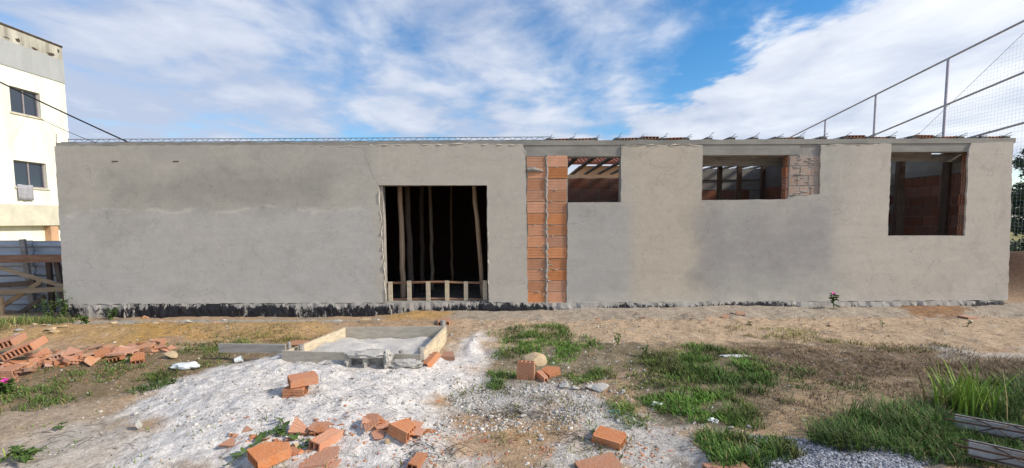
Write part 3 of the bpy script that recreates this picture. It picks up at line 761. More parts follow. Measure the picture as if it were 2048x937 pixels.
for i, (y0, y1, z0, z1) in enumerate(wins):
    fr = MB().panel([y0, y1], [z0, z1], [(y0+.05, (y0+y1)/2-.025, z0+.05, z1-.05), ((y0+y1)/2+.025, y1-.05, z0+.05, z1-.05)], lambda a, b, t: (XA-.10-t, a, b), 0, .06).build('window', M['frame'], apt)
    for k in range(2):
        a, b = ((y0+.05, (y0+y1)/2-.025), ((y0+y1)/2+.025, y1-.05))[k]
        dd = .13 + .02*k
        MB().box(XA-dd-.008, XA-dd, a, b, z0+.05, z1-.05).build('pane', M['glass'], fr)
    MB().box(XA-.1, XA+.05, y0-.05, y1+.05, z0-.06, z0-.002).build('sill', M['dirty'], fr)
st = MB(); r = random.Random(3)
for (px, py, w, h) in ((14, 76, .32, .10), (36, 80, .22, .22), (68, 97, .30, .14), (101, 109, .42, .22), (117, 103, .12, .45)):
    y, z = ap(px, py); pl = [(y + w/2*math.cos(t)*r.uniform(.3, 1.1), z + h/2*math.sin(t)*r.uniform(.2, 1.0)) for t in [2*math.pi*k/9 for k in range(9)]]
    MB().add([(XA+.036 if z < zs_['par'] else XA+.006, a, b) for a, b in pl] + [(XA-.01, a, b) for a, b in pl], [tuple(range(9))] + [(k, (k+1) % 9, (k+1) % 9+9, k+9) for k in range(9)]).build('flaked_spot', M['rust'], pb_)
m = MB(); y0, z1 = ap(31, 369); y1, z0 = ap(64, 402); n = 8
for k in range(n+1):
    y = y0 + (y1-y0)*k/n
    for j in range(5): z = z1 + (z0-z1)*j/4; m.v.append((XA + .07 + .02*math.sin(k*1.7+j*.4), y, z + .01*math.sin(k)))
for k in range(n):
    for j in range(4): m.f.append((k*5+j, k*5+j+1, (k+1)*5+j+1, (k+1)*5+j))
o = m.build('hanging_cloth', M['cloth'], None, True); tag(o, 'grey cloth hanging below the lower window of the cream block', 'cloth')
so_ = o.modifiers.new('thick', 'SOLIDIFY'); so_.thickness = .012

# cables
def cable(a, b, sag, rad, label):
    a, b = Vector(a), Vector(b); o_ = a.copy(); n = 24
    pts = [a.lerp(b, t/n) - Vector((0, 0, sag*4*(t/n)*(1-t/n))) - o_ for t in range(n+1)]
    c = MB().tube(pts, rad, 5).build('power_cable', M['cable'], None, True); c.location = o_; tag(c, label, 'cable')
a = PY(-60, 133, 8.6); b = PY(268, 290, 8.75); cable(a + (a-b)*.3, b, .03, .014, 'thick black cable sloping from the cream block down to the roof edge')
a = PXX(60, 226, XA+.04); b = PY(196, 288, 9.6); cable(a, b, .05, .008, 'thin cable from the cream block window to the roof corner')

# ------------------------------------------------------------------ sheet fence and timber bracing at the left
YF = 9.0
fe = empty('sheet_fence', (-9.6, YF, 0), 'blue-grey corrugated metal sheet fence between the cream block and the plastered building', 'fence')
zt, zb_ = PY(60, 480, YF).z, -.25
def sheet(x0, x1, z0, z1, y):
    m = MB(); n = int((z1-z0)/.018); pv = None
    for k in range(n+1):
        z = z0 + (z1-z0)*k/n; ph = (z/.19) % 1; yy = y - .028*(sst(ph, 0, .12) - sst(ph, .38, .5))
        m.v += [(x0, float(yy), z), (x1, float(yy), z), ]
        if k: b = len(m.v); m.f.append((b-4, b-3, b-1, b-2))
    m.build('sheet', M['zinc'], fe, False).modifiers.new('thick', 'SOLIDIFY').thickness = .003
xs = [-12.6, -11.2, -9.55, -8.32]
for i in range(3):
    sheet(xs[i], xs[i+1]+.06, zb_, zt - .012*i, YF + .012*i); sheet(xs[i]-.04, xs[i+1]+.06, -.3, zt-.72, YF - .05 + .012*i)
a = PY(47, 480, YF-.1); b = PY(62, 560, YF-.1)
MB().bar((a.x, YF-.12, a.z+.01), (b.x+.03, YF-.12, zb_), .10, .05, (0, 1, 0)).build('post', M['wood_grey'], fe)
for px, w in ((97, .09), (112, .09)):
    a = PY(px, 520, YF-.16); MB().bar((a.x, YF-.16, a.z), (a.x+(.0 if px < 100 else .14), YF-.16, -.25), w, .05, (0, 1, 0)).build('post', M['darkwood'], fe)
tb = empty('timber_bracing', (-8.6, 8.55, 0), 'rough timber rails and crossed braces nailed in front of the sheet fence', 'timber frame')
def brd(p0, p1, Y, w, mt, ext=0):
    a, b = PY(*p0, Y), PY(*p1, Y); d = (b-a); a = a - d*ext
    MB().bar(a, b, .035, w, (0, 0, 1)).build('brace' if abs(d.z) > .15*abs(d.x) else 'rail', M[mt], tb)
brd((-20, 519), (128, 517), 8.62, .145, 'wood_red', .6)
brd((-20, 586), (134, 578), 8.55, .09, 'wood', .6)
brd((-20, 530), (132, 574), 8.585, .075, 'wood', .1)
brd((-10, 622), (82, 564), 8.635, .08, 'wood', .0)
brd((20, 640), (90, 594), 8.70, .08, 'darkwood', .0)
brd((-20, 572), (70, 566), 8.74, .1, 'darkwood', .3)
p = PY(2, 600, 8.5); MB().box(p.x-.05, p.x+.03, 8.46, 8.53, -.12, p.z+.05).build('post', M['wood'], tb)
p = PY(-190, 600, 8.5); MB().box(p.x-.04, p.x+.04, 8.46, 8.53, -.12, 1.1).build('post', M['wood'], tb)

# ------------------------------------------------------------------ court fence with net, at the right
FK, FC = .067, 13.65                          # the fence's line: x = FC + FK*y
def PF(px, py, off=0):
    d = ray(px, py); return CO + d*((FC + off)/(d.x - FK*d.y))
cf = empty('court_fence', (FC+1, 15, 0), 'tall pipe-framed sports court fence with sagging net behind the building', 'fence')
def onrail(p, q, y): t = (y-p.y)/(q.y-p.y); return p + (q-p)*t
r1 = (PF(2048, 42), PF(1651, 240)); r2 = (PF(2048, 145), PF(1752, 269)); r3 = (PF(2048, 246), PF(1950, 273))
ya, yb = PF(1897, 117).y, PF(1651, 240).y; sp = (yb-ya)/2
ys_ = [ya + sp*k for k in range(-2, 7)]
for y in ys_:
    t_ = onrail(*r1, y); MB().tube([(t_.x, y, -.1), t_], .042, 8).build('post', M['paint_grey'], cf, True)
for rr_ in (r1, r2, r3):
    MB().tube([onrail(*rr_, ys_[0]-.4), onrail(*rr_, ya), onrail(*rr_, ys_[-1])], .033, 8).build('rail', M['paint_grey'], cf, True)
a, b = PF(2048, 66, .08), PF(1832, 274, .08); net = MB()
def nx(y): return FC + .08 + FK*y
y0_ = ys_[0]-.4; y = y0_
while y < b.y + 1.6:
    zl = min(a.z + (b.z-a.z)*(y-a.y)/(b.y-a.y), onrail(*r1, y).z)
    if zl > .4: net.tube([(nx(y), y, .3), (nx(y), y+.02, zl)], .0017, 3, False)
    y += .105
z = .3
while z < 7.6:
    yl = a.y + (z-a.z)*(b.y-a.y)/(b.z-a.z)
    if yl > y0_: net.tube([(nx(y0_), y0_, z-.03), (nx((y0_+yl)/2), (y0_+yl)/2, z-.06), (nx(yl), yl, z)], .0017, 3, False)
    z += .105
net.tube([a, a.lerp(b, .5), b + (b-a)*.6], .008, 4)
net.build('net', M['net'], cf)

# ------------------------------------------------------------------ foliage helpers
GREEN = np.array([.085, .15, .035])
def blades(name, P, h, w, cols, lean, label, rs, stuff=True, curl=.5, seg=2):
    """P (n,3) roots; each blade a bent tapering strip"""
    n = len(P); az = rs.uniform(0, 2*np.pi, n); d = np.stack([np.cos(az), np.sin(az), 0*az], 1); s = np.stack([-np.sin(az), np.cos(az), 0*az], 1)
    k = lean*rs.uniform(.2, 1.3, n); h = h*rs.uniform(.55, 1.25, n); w = w*rs.uniform(.7, 1.3, n)
    V = []; C_ = []
    for t, ww in ((0, 1.0), (.5, .8), (.85, .45)):
        c = P + d*(k*h*t**1.7)[:, None] + np.array([0, 0, 1])*(h*(t - curl*k*t*t*.5))[:, None]
        V += [c - s*(w*ww/2)[:, None], c + s*(w*ww/2)[:, None]]; C_ += [cols*(.75+.35*t)]*2
    V.append(P + d*(k*h)[:, None] + np.array([0, 0, 1])*(h*(1-curl*k*.5))[:, None]); C_.append(cols*1.12)
    Vn = np.stack(V, 1).reshape(-1, 3); Cn = np.stack(C_, 1).reshape(-1, 3); b = np.arange(n)*7
    q = np.concatenate([np.stack([b, b+1, b+3, b+2], 1), np.stack([b+2, b+3, b+5, b+4], 1)]); t3 = np.stack([b+4, b+5, b+6], 1)
    me = fastmesh(name, Vn, [q, t3], np.clip(Cn, 0, 1)); o = meshobj(name, me, M['grass'])
    if stuff: tag(o, label, None, None, 'stuff')
    return o
def scatter(poly, n, rs, clump=1.0, seed=0, thr=-.1):
    w = polyw(poly) if max(max(p) for p in poly) > 30 else poly
    xs_, ys2 = [p[0] for p in w], [p[1] for p in w]; out = []
    got = 0
    for _ in range(60):
        x = rs.uniform(min(xs_)-.15, max(xs_)+.15, 8000); y = rs.uniform(min(ys2)-.15, max(ys2)+.15, 8000)
        m = (sdist(x, y, w) + .30*fbm(x*2.2, y*2.2, 4, 91+seed, .65) > rs.exponential(.11, 8000)-.09) & (fbm(x*4.3, y*4.3, 3, 51+seed)*clump > thr + rs.normal(0, .2, 8000)) & (y < 7.95)
        out.append(np.stack([x[m], y[m]], 1)); got += m.sum()
        if got > n: break
    q = np.concatenate(out)[:n]; return np.column_stack([q, H(q[:, 0], q[:, 1]) - .004])
def gcols(n, rs, base, var=.35, dry=.1):
    c = np.array(base)[None, :]*rs.uniform(1-var, 1+var, (n, 1))*rs.uniform(.9, 1.1, (n, 3))
    m = rs.uniform(0, 1, n) < dry; c[m] = np.array([.28, .22, .11])*rs.uniform(.6, 1.1, (m.sum(), 1)); return c
rs = np.random.RandomState(4)
L1 = 'short green grass growing in patches over the bare ground'
sets = []
for k, (poly, n, h, lean, base, dry, thr) in enumerate([
    ([(985, 670), (1040, 655), (1110, 656), (1210, 680), (1190, 690), (1140, 700), (1150, 735), (1100, 740), (1060, 705), (990, 715)], 6500, .075, 1.0, (.095, .17, .035), .1, -.15),
    ([(975, 735), (1035, 738), (1040, 770), (985, 768)], 900, .06, 1.0, (.09, .16, .035), .1, 0),
    ([(1140, 735), (1215, 730), (1220, 765), (1150, 770)], 1000, .06, 1.0, (.10, .17, .035), .2, 0),
    ([(1270, 705), (1400, 690), (1500, 712), (1560, 740), (1520, 780), (1440, 800), (1330, 790), (1270, 760)], 9000, .085, 1.0, (.085, .165, .03), .08, -.12),
    ([(1300, 800), (1420, 790), (1500, 820), (1480, 850), (1380, 850), (1310, 830)], 3600, .075, 1.0, (.09, .175, .03), .08, -.1),
    ([(1500, 730), (1590, 735), (1720, 760), (1700, 790), (1560, 800)], 2200, .055, 1.1, (.10, .15, .045), .3, .1),
    ([(1200, 770), (1290, 770), (1330, 850), (1200, 850)], 1300, .05, 1.2, (.10, .16, .04), .25, .12),
    ([(1430, 905), (1500, 888), (1580, 900), (1590, 935), (1440, 940)], 2600, .09, .8, (.075, .14, .03), .08, -.2),
    ([(-40, 775), (130, 770), (150, 800), (0, 815)], 1800, .06, 1.0, (.085, .13, .035), .15, -.05),
    ([(80, 740), (340, 700), (480, 690), (540, 700), (430, 725), (300, 745), (120, 765)], 4200, .055, 1.0, (.085, .13, .03), .2, -.05),
    ([(270, 745), (350, 735), (350, 765), (280, 775)], 900, .06, .9, (.075, .13, .03), .1, -.1),
    ([(440, 672), (620, 665), (640, 690), (470, 700)], 1000, .06, 1.2, (.15, .15, .05), .4, .0),
    ([(1430, 655), (1620, 660), (1730, 680), (1600, 682), (1440, 668)], 1100, .055, 1.2, (.24, .22, .08), .5, 0),
    ([(1640, 680), (1880, 690), (1850, 700), (1660, 692)], 900, .05, 1.2, (.17, .17, .06), .4, .0),
    ([(-20, 640), (130, 625), (150, 645), (40, 665), (-20, 668)], 1500, .14, .7, (.08, .12, .035), .2, -.2),
    ([(0, 660), (700, 645), (700, 668), (0, 690)], 420, .05, 1.2, (.20, .19, .07), .4, .15),
    ([(930, 640), (2040, 625), (2040, 690), (930, 690)], 500, .05, 1.2, (.18, .17, .06), .5, .1),
    ([(0, 800), (500, 850), (900, 940), (0, 940)], 260, .05, 1.1, (.12, .17, .04), .2, .25),
    ([(900, 760), (1450, 860), (1450, 940), (900, 940)], 800, .05, 1.1, (.12, .15, .05), .4, .2),
]):
    p = scatter(poly, int(n*.8), rs, 1, k, thr + .05); sets.append((p, np.full(len(p), h), gcols(len(p), rs, base, .45, dry*.6), np.full(len(p), lean)))
P_ = np.concatenate([s[0] for s in sets]); hn_ = fbm(P_[:, 0]*3.3, P_[:, 1]*3.3, 3, 131); hv_ = 1 + .75*hn_; h_ = np.concatenate([s[1] for s in sets]); c_ = np.concatenate([s[2] for s in sets]); l_ = np.concatenate([s[3] for s in sets])
c_ = c_*(1 + .5*fbm(P_[:, 0]*2.3+9, P_[:, 1]*2.3, 3, 141))[:, None]; dm = sst(fbm(P_[:, 0]*1.9, P_[:, 1]*1.9, 3, 151), .1, .5)[:, None]*.6; c_ = c_*(1-dm) + c_.mean(1, keepdims=True)*np.array([[1.5, 1.25, .6]])*dm
blades('short_grass', P_, h_*.82*np.clip(hv_, .4, 2), .0075, c_*np.array([[1.12, 1.15, .95]]), l_, L1, rs)
# tall rank grass
p1 = scatter([(1650, 870), (1720, 835), (1830, 815), (1960, 790), (2060, 780), (2060, 945), (1900, 930), (1760, 905), (1660, 890)], 9000, rs, .6, 40, -.5)
p2 = scatter([(1880, 770), (2060, 765), (2060, 810), (1900, 820)], 1300, rs, .6, 41, -.3)
P_ = np.concatenate([p1, p2]); hh = np.concatenate([np.full(len(p1), .175), np.full(len(p2), .12)])
jd = sdist(P_[:, 0], P_[:, 1], polyw([(1900, 835), (2070, 855), (2070, 960), (1930, 930)])); hh = np.where(jd > -.05, .11, hh)*np.clip(1 + .6*fbm(P_[:, 0]*3, P_[:, 1]*3, 3, 161), .4, 1.8)
blades('tall_grass', P_, hh, .006, gcols(len(P_), rs, (.08, .145, .03), .45, .12), .9, 'rank tall grass round the concrete joists', rs, curl=.8)
# dry thatch
p1 = scatter([(1440, 695), (1900, 690), (2060, 715), (2060, 790), (1860, 800), (1640, 860), (1440, 830), (1560, 760)], 9500, rs, 1, 50, -.1)
p2 = scatter([(1880, 730), (2060, 725), (2060, 770), (1920, 770)], 1800, rs, .6, 51, -.3)
p3 = scatter([(1000, 700), (1260, 690), (1330, 760), (1200, 850), (960, 830)], 1600, rs, 1, 52, .1)
P_ = np.concatenate([p1, p2, p3]); hh = np.concatenate([np.full(len(p1), .045), np.full(len(p2), .14), np.full(len(p3), .035)])
cc = np.array([.27, .195, .115])[None, :]*rs.uniform(.35, 1.25, (len(P_), 1))
blades('dry_grass', P_, hh, .006, cc, 1.7, 'matted brown dry grass lying over the soil', rs)
# bright clump of upright grass standing above the rest
base = G(1925, 838); pp = np.array([[base.x + rs.normal(0, .13), base.y + rs.normal(0, .07), 0] for _ in range(150)]); pp[:, 2] = H(pp[:, 0], pp[:, 1])
o = blades('grass_clump', pp - np.array(base), .42, .013, gcols(150, rs, (.20, .30, .045), .3, .05), .5, '', rs, False); o.location = base
tag(o, 'bright green clump of tall upright grass beside the concrete joists', 'grass clump')

def rock_batch(name, pts, size, cols, mt, label, rs_, flat=.7):
    t = (1+5**.5)/2
    V0 = np.array([(-1, t, 0), (1, t, 0), (-1, -t, 0), (1, -t, 0), (0, -1, t), (0, 1, t), (0, -1, -t), (0, 1, -t), (t, 0, -1), (t, 0, 1), (-t, 0, -1), (-t, 0, 1)])/1.9
    F0 = np.array([(0, 11, 5), (0, 5, 1), (0, 1, 7), (0, 7, 10), (0, 10, 11), (1, 5, 9), (5, 11, 4), (11, 10, 2), (10, 7, 6), (7, 1, 8), (3, 9, 4), (3, 4, 2), (3, 2, 6), (3, 6, 8), (3, 8, 9), (4, 9, 5), (2, 4, 11), (6, 2, 10), (8, 6, 7), (9, 8, 1)])
    n = len(pts); a = rs_.uniform(0, 6.28, n); sc = size[:, None]*rs_.uniform(.55, 1.2, (n, 3)); sc[:, 2] *= flat
    V = V0[None]*rs_.uniform(.7, 1.25, (n, 12, 1)); V = V*sc[:, None, :]
    x = V[:, :, 0]*np.cos(a)[:, None] - V[:, :, 1]*np.sin(a)[:, None]; y = V[:, :, 0]*np.sin(a)[:, None] + V[:, :, 1]*np.cos(a)[:, None]
    V = np.stack([x, y, V[:, :, 2]], 2) + pts[:, None, :]
    Fc = (F0[None] + (np.arange(n)*12)[:, None, None]).reshape(-1, 3)
    o = meshobj(name, fastmesh(name, V.reshape(-1, 3), [Fc], np.repeat(cols, 12, 0)), M[mt]); tag(o, label, None, None, 'stuff'); return o
p = scatter([(1545, 900), (1640, 893), (1760, 903), (1900, 920), (1900, 955), (1530, 955)], 5200, rs, .3, 60, -.6); n = len(p)
rock_batch('gravel', p + np.array([0, 0, .006]), rs.uniform(.007, .015, n), np.array([.27, .28, .31])*rs.uniform(.45, 1.6, (n, 1)), 'gravel', 'blue-grey crushed stone gravel heap at the edge of the tall grass', rs)
ps = [scatter([(890, 765), (1180, 765), (1230, 820), (1180, 850), (1000, 850), (880, 850)], 2600, rs, .8, 61, -.1),
      scatter([(900, 640), (1300, 640), (1450, 860), (1400, 940), (900, 940)], 1500, rs, .8, 62, .0), scatter([(240, 760), (900, 720), (900, 940), (240, 940)], 1300, rs, .8, 63, .1),
      scatter([(0, 640), (2040, 625), (2040, 940), (0, 940)], 2200, rs, .8, 64, .05)]
p = np.concatenate(ps); n = len(p); cl = np.where(rs.uniform(0, 1, (n, 1)) < .75, np.array([[.52, .50, .46]]), np.array([[.26, .21, .16]]))*rs.uniform(.6, 1.2, (n, 1))
rock_batch('pebbles', p + np.array([0, 0, .003]), rs.uniform(.005, .014, n)*np.where(rs.uniform(0, 1, n) < .08, 1.9, 1), cl, 'gravel', 'loose pale pebbles and lime crumbs strewn over the ground', rs)
p = np.concatenate([scatter([(460, 850), (900, 850), (900, 940), (460, 940)], 240, rs, .8, 65, .1), scatter([(900, 840), (1420, 860), (1420, 940), (900, 940)], 260, rs, .8, 66, .1), scatter([(0, 690), (360, 680), (300, 760), (0, 770)], 500, rs, .4, 67, -.2), scatter([(900, 630), (2000, 620), (2000, 660), (900, 660)], 150, rs, .8, 68, .1)]); n = len(p)
rock_batch('clay_crumbs', p + np.array([0, 0, .003]), rs.uniform(.005, .016, n), np.array([.48, .21, .11])*rs.uniform(.6, 1.15, (n, 1)), 'gravel', 'small red clay crumbs from broken bricks', rs, .5)
# twigs
tw = MB(); r = random.Random(31)
for (px, py, k, sx_, sy_) in ((1030, 832, 70, 60, 10), (860, 905, 40, 60, 14), (1210, 890, 30, 60, 14), (1150, 880, 30, 40, 10), (1700, 730, 60, 140, 20), (560, 680, 20, 60, 8), (1960, 770, 40, 60, 16), (150, 880, 16, 90, 20), (1500, 640, 60, 400, 14), (1750, 660, 50, 250, 12), (1000, 650, 30, 80, 8), (700, 820, 40, 200, 40), (350, 650, 40, 200, 10)):
    for _ in range(k):
        g = G(px + r.gauss(0, sx_*.6), min(935, py + r.gauss(0, sy_*.6))); t = r.uniform(-.6, .6) + (math.pi if r.random() < .5 else 0); l = r.uniform(.04, .14)
        g2 = Vector((g.x + l*math.cos(t), g.y + l*math.sin(t), 0)); g2.z = hz(g2.x, g2.y) + r.uniform(.004, .03)
        mid = (g+g2)/2 + Vector((0, 0, r.uniform(.0, .03))); tw.tube([g, mid, g2], [.0022, .002, .001], 3, False)
tag(tw.build('twigs', mat('dry_twig', (.15, .11, .075), .3, 30, .9, 0)), 'thin dry twigs and straws scattered on the soil', None, None, 'stuff')

# ------------------------------------------------------------------ mixing trough
TZ = .225
tr = empty('mixing_trough', PZ(730, 690, .08), 'shallow open wooden mortar trough with pale boards and white sand inside', 'trough')
FL, FR, BR, BL = (PZ(*p, TZ) for p in ((574, 702), (838, 709), (891, 653), (690, 655)))
def tboard(a, b, t, mt, lo=.26, ea=0, eb=0):
    d = (b-a).normalized(); a = a - d*ea; b = b + d*eb
    MB().bar(a - Vector((0, 0, lo/2)), b - Vector((0, 0, lo/2)), t, lo).build('board', M[mt], tr)
M['wood_shade'] = mat('shade_side_formboard', (.48, .44, .36), .2, 3, .9, .3, 30, col2=(.36, .33, .28), scl=(3, 3, 9))  # greyer board copy for front and back, shade put into the colour
tboard(FL, FR, .022, 'wood_shade', .26, .06, .02); tboard(BL, BR, .022, 'wood_shade', .26, .0, .02)
off = Vector((0, .014, 0)); tboard(FL+off, BL-off, .025, 'wood_x'); tboard(FR+off, BR-off, .025, 'wood_x')  # side boards take the paler copy, sunlight put into the colour
for (px, py, h, rad) in ((603, 716, .15, .035), (803, 722, .12, .03), (842, 726, .17, .035), (886, 672, .22, .04), (579, 712, .17, .02)):
    g = G(px, py); g.z = hz(g.x, g.y) - .06
    MB().tube([g, g + Vector((.004, 0, h*.6)), g + Vector((.0, .004, h+.06))], [rad, rad*.96, rad*.9], 8).build('stake', M['wood_grey'], tr)
# sand heap inside the trough
m = MB(); n = 22; sr = np.random.RandomState(3)
for i in range(n+1):
    for j in range(n+1):
        s_, t_ = .02+.96*i/n, .02+.96*j/n; p = FL.lerp(FR, s_).lerp(BL.lerp(BR, s_), t_)
        hgt = .075 + .05*float(fbm(np.array([p.x*5]), np.array([p.y*5]), 3, 3)[0]) + .05*math.exp(-((t_-.55)/.25)**2)*(.5+.5*math.sin(s_*7)) + .03*(1-t_)
        m.v.append((p.x, p.y, hgt))
for i in range(n):
    for j in range(n): b = i*(n+1)+j; m.f.append((b, b+n+1, b+n+2, b+1))
tag(m.build('sand', mat('lime_sand', (.60, .58, .55), .1, 12, .97, .8, 60, col2=(.48, .46, .43), fine=.15), None, True), 'white lime sand lying inside the wooden mortar trough', None, None, 'stuff')
# plank and crusted block at the trough's front
a, b = G(440, 722), G(572, 712); a.z = b.z = max(a.z, b.z) + .045
o = MB().bar(Vector((0, 0, 0)), b-a, .028, .10).build('plank', M['wood_grey']); o.location = a; tag(o, 'grey plank standing on edge left of the mortar trough', 'plank')
g = G(738, 729); cb = MB(); r = random.Random(6)
bm = bmesh.new()
def lump(bm, c, s):
    rt = bmesh.ops.create_icosphere(bm, subdivisions=3, radius=1); 
    for v in rt['verts']: v.co = Vector((v.co.x*s[0], v.co.y*s[1], v.co.z*s[2]))*(1 + r.uniform(-.22, .18)) + Vector(c)
lump(bm, (0, 0, .115), (.25, .09, .035)); lump(bm, (-.2, 0, .05), (.035, .07, .085)); lump(bm, (-.02, 0, .05), (.03, .07, .08)); lump(bm, (.2, 0, .06), (.04, .08, .10)); lump(bm, (0, .08, .06), (.24, .03, .08))
lump(bm, (-.34, .03, .0), (.13, .08, .04)); lump(bm, (.36, .03, .0), (.2, .07, .05))
me = bm_mesh(bm, 'crusted_block', False); o = meshobj('crusted_block', me, mat('caked_cement', (.50, .48, .44), .15, 10, .97, .8, 40, col2=(.36, .35, .33), fine=.2)); o.location = g + Vector((0, -.02, 0))
tag(o, 'hollow block crusted with dried cement in front of the mortar trough', 'block')

# ------------------------------------------------------------------ bricks and shards
def piece(seed, n=3, size=.12, flat=True):
    """shard cut out of a hollow brick"""
    r_ = random.Random(seed); bm = hollow_bm()
    if flat: cut(bm, (0, 0, -.074/2 + r_.choice([.011, .013, .02, .05])), (0, 0, 1))
    a0 = r_.uniform(0, 6.28); c = Vector((r_.uniform(-.04, .04), r_.uniform(-.03, .03), 0))
    for k in range(n):
        a = a0 + k*2*math.pi/n + r_.uniform(-.45, .45); d = Vector((math.cos(a), math.sin(a), r_.uniform(-.15, .15)))
        cut(bm, c + d*size*r_.uniform(.4, .75), d)
    bmesh.ops.rotate(bm, cent=(0, 0, 0), matrix=Matrix.Rotation(math.pi, 3, 'X'), verts=bm.verts[:])
    return bm_mesh(bm, 'shard')
shards = []
for k in range(14):
    me = piece(100+k, 3 + k % 3, .08 + .012*(k % 6)); 
    if len(me.polygons) > 6: shards.append(me)
def broken(seed, cuts):
    bm = hollow_bm()
    for co, no in cuts: cut(bm, Vector(co), Vector(no))
    if seed in (6, 7): bmesh.ops.rotate(bm, cent=(0, 0, 0), matrix=Matrix.Rotation(math.pi, 3, 'X'), verts=bm.verts[:])
    return bm_mesh(bm, 'broken_brick')
ME['half'] = broken(1, [((.02, 0, 0), (1, .35, .25))]); ME['third'] = broken(2, [((-.03, 0, 0), (1, -.3, .1))])
ME['corner'] = broken(3, [((.06, .03, 0), (.8, .7, .2)), ((.09, -.06, 0), (.9, -.5, .1))]); ME['thin'] = broken(4, [((0, .0, 0), (0, 1, .1)), ((.07, 0, 0), (1, .4, 0))])
ME['quarter'] = broken(5, [((0, -.03, 0), (.1, 1, 0)), ((.05, 0, 0), (1, .3, .2))]); ME['slab'] = broken(6, [((0, 0, -.03), (0, .08, 1)), ((.1, 0, 0), (1, .3, 0))])
ME['bigslab'] = broken(7, [((0, 0, -.005), (.0, .1, 1)), ((.09, .05, 0), (.8, .6, 0))])
def shared(me, mt):
    key = me.name + mt
    if key not in ME:
        ME[key] = me.copy() if me.materials else me; ME[key].materials.clear(); ME[key].materials.append(M[mt])
    return ME[key]
def place(name, me, mt, px, py, yaw, label, cat='brick', group=None, tx=0, ty=0, s=1, dz=0, at=None, lean=0):
    o = bpy.data.objects.new(name, shared(me, mt)); COL.objects.link(o)
    o.rotation_euler = (R(tx), R(ty), R(yaw)); o.scale = (s,)*3 if not isinstance(s, tuple) else s
    if lean: o.rotation_euler = (Matrix.Rotation(R(lean), 3, 'X') @ Euler(o.rotation_euler).to_matrix()).to_euler()
    g = at.copy() if at is not None else G(px, py)
    rot = Euler(o.rotation_euler).to_matrix(); low = min((rot @ Vector([a*b for a, b in zip(v.co, o.scale)])).z for v in me.vertices)
    # rest the lowest corner on the ground, sunk a little
    o.location = (g.x, g.y, g.z - low - .018 + dz)
    return tag(o, label, cat, group)
Bk = ME['brick']
place('hollow_brick', Bk, 'brick', 1219, 883, -32, 'whole orange hollow brick lying flat on a grassy spot beside white sand', s=.88, lean=4)
place('hollow_brick', ME['corner'], 'brick', 545, 915, 48, 'chipped hollow brick lying flat beside a trailing green vine', s=1.0, lean=7)
place('hollow_brick', ME['bigslab'], 'brick', 640, 918, 12, 'large split brick half tilted among small clay crumbs', s=.95, lean=9)
place('brick_fragment', ME['slab'], 'brick', 640, 936, 14, 'flat brick slab lying under the tilted split brick', 'brick', s=1.0)
place('brick_fragment', ME['thin'], 'brick', 652, 886, 68, 'narrow rectangular brick strip lying alone on the white sand', s=1.0, tx=8)
place('hollow_brick', ME['half'], 'brick', 601, 792, -4, 'lower half brick of the two-brick stack on white sand', s=1.1, dz=.03)
o_ = place('hollow_brick', Bk, 'brick', 607, 787, 34, 'upper hollow brick of the two-brick stack on white sand', s=.92, dz=.102)
place('hollow_brick', ME['half'], 'brick', 901, 718, -8, 'hollow brick by the trough corner with its broken end showing', s=1.0)
place('broken_brick', ME['quarter'], 'brick', 866, 730, 55, 'narrow brick quarter tilted upward beside the trough corner stake', s=1.0, ty=-28)
o = place('hollow_brick', Bk, 'brick', 1053, 756, 0, 'hollow brick standing on end in the grass by a tan stone', s=(.82, .95, .9), ty=-90)
o.rotation_euler = (0, R(-90), R(78)); bpy.context.view_layer.update()
gg = G(1053, 756); o.location = gg + Vector((0, 0, .085))
place('broken_brick', ME['quarter'], 'brick', 1086, 760, -65, 'small broken brick piece with open end beside the standing brick', s=.9, ty=8)
place('broken_brick', ME['corner'], 'brick', 1105, 750, 30, 'broken brick lump lying behind the open-ended small piece', s=.75, tx=12, ty=-14)
place('hollow_brick', ME['bigslab'], 'brick', 1203, 944, 20, 'large ribbed brick slab on white sand in front of the grassy spot', s=1.15, lean=10)
place('hollow_brick', ME['bigslab'], 'brick', 1462, 950, 6, 'orange brick slab beside the grass next to the gravel heap', s=1.1)
place('hollow_brick', Bk, 'brick', 888, 648, -84, 'single hollow brick near the doorway with holes facing out', s=.95)
place('hollow_brick', Bk, 'brick_dusty', 597, 690, -86, 'half-buried hollow brick behind the left trough board', s=.95, dz=-.02)
place('broken_brick', ME['thin'], 'brick', 833, 928, 78, 'small rounded brick stub by a dark leaf on sandy soil', s=.75, tx=10)
place('broken_brick', ME['half'], 'brick', 810, 872, -28, 'broken hollow brick at the front of the larger shard heap', s=1.0, tx=-10, ty=12)
place('broken_brick', ME['corner'], 'brick_dusty', 1938, 636, 4, 'dusty broken brick by the footing under the large window', s=.9, dz=-.02)
place('block', ME['half'], 'brick', 737, 644, 0, 'yellowish block lying at the footing left of the doorway', 'block', s=(1.1, 1, .8)); bpy.data.objects['block'].data = bpy.data.objects['block'].data.copy(); bpy.data.objects['block'].data.materials[0] = M['stone_tan']
def shardset(spec, label, group, mt='brick', seed=1, heap=0):
    r_ = random.Random(seed)
    for (px, py, sx_, sy_, n, s0, s1) in spec:
        for k in range(n):
            x_, y_ = px + r_.gauss(0, sx_*.5), py + r_.gauss(0, sy_*.5); y_ = min(y_, 945)
            q_ = 1 - min(1, abs(x_-px)/(sx_+1))
            place('brick_fragment', r_.choice(shards), mt, x_, y_, r_.uniform(0, 360), label, 'brick fragment', group, r_.uniform(-22, 22), r_.uniform(-22, 22), r_.uniform(s0, s1), heap*q_*r_.random())
shardset([(757, 858, 42, 14, 14, .45, .9)], 'brick shard in the loose heap on white sand beside the broken brick', 'shards of the heap on white sand', seed=2, heap=.035)
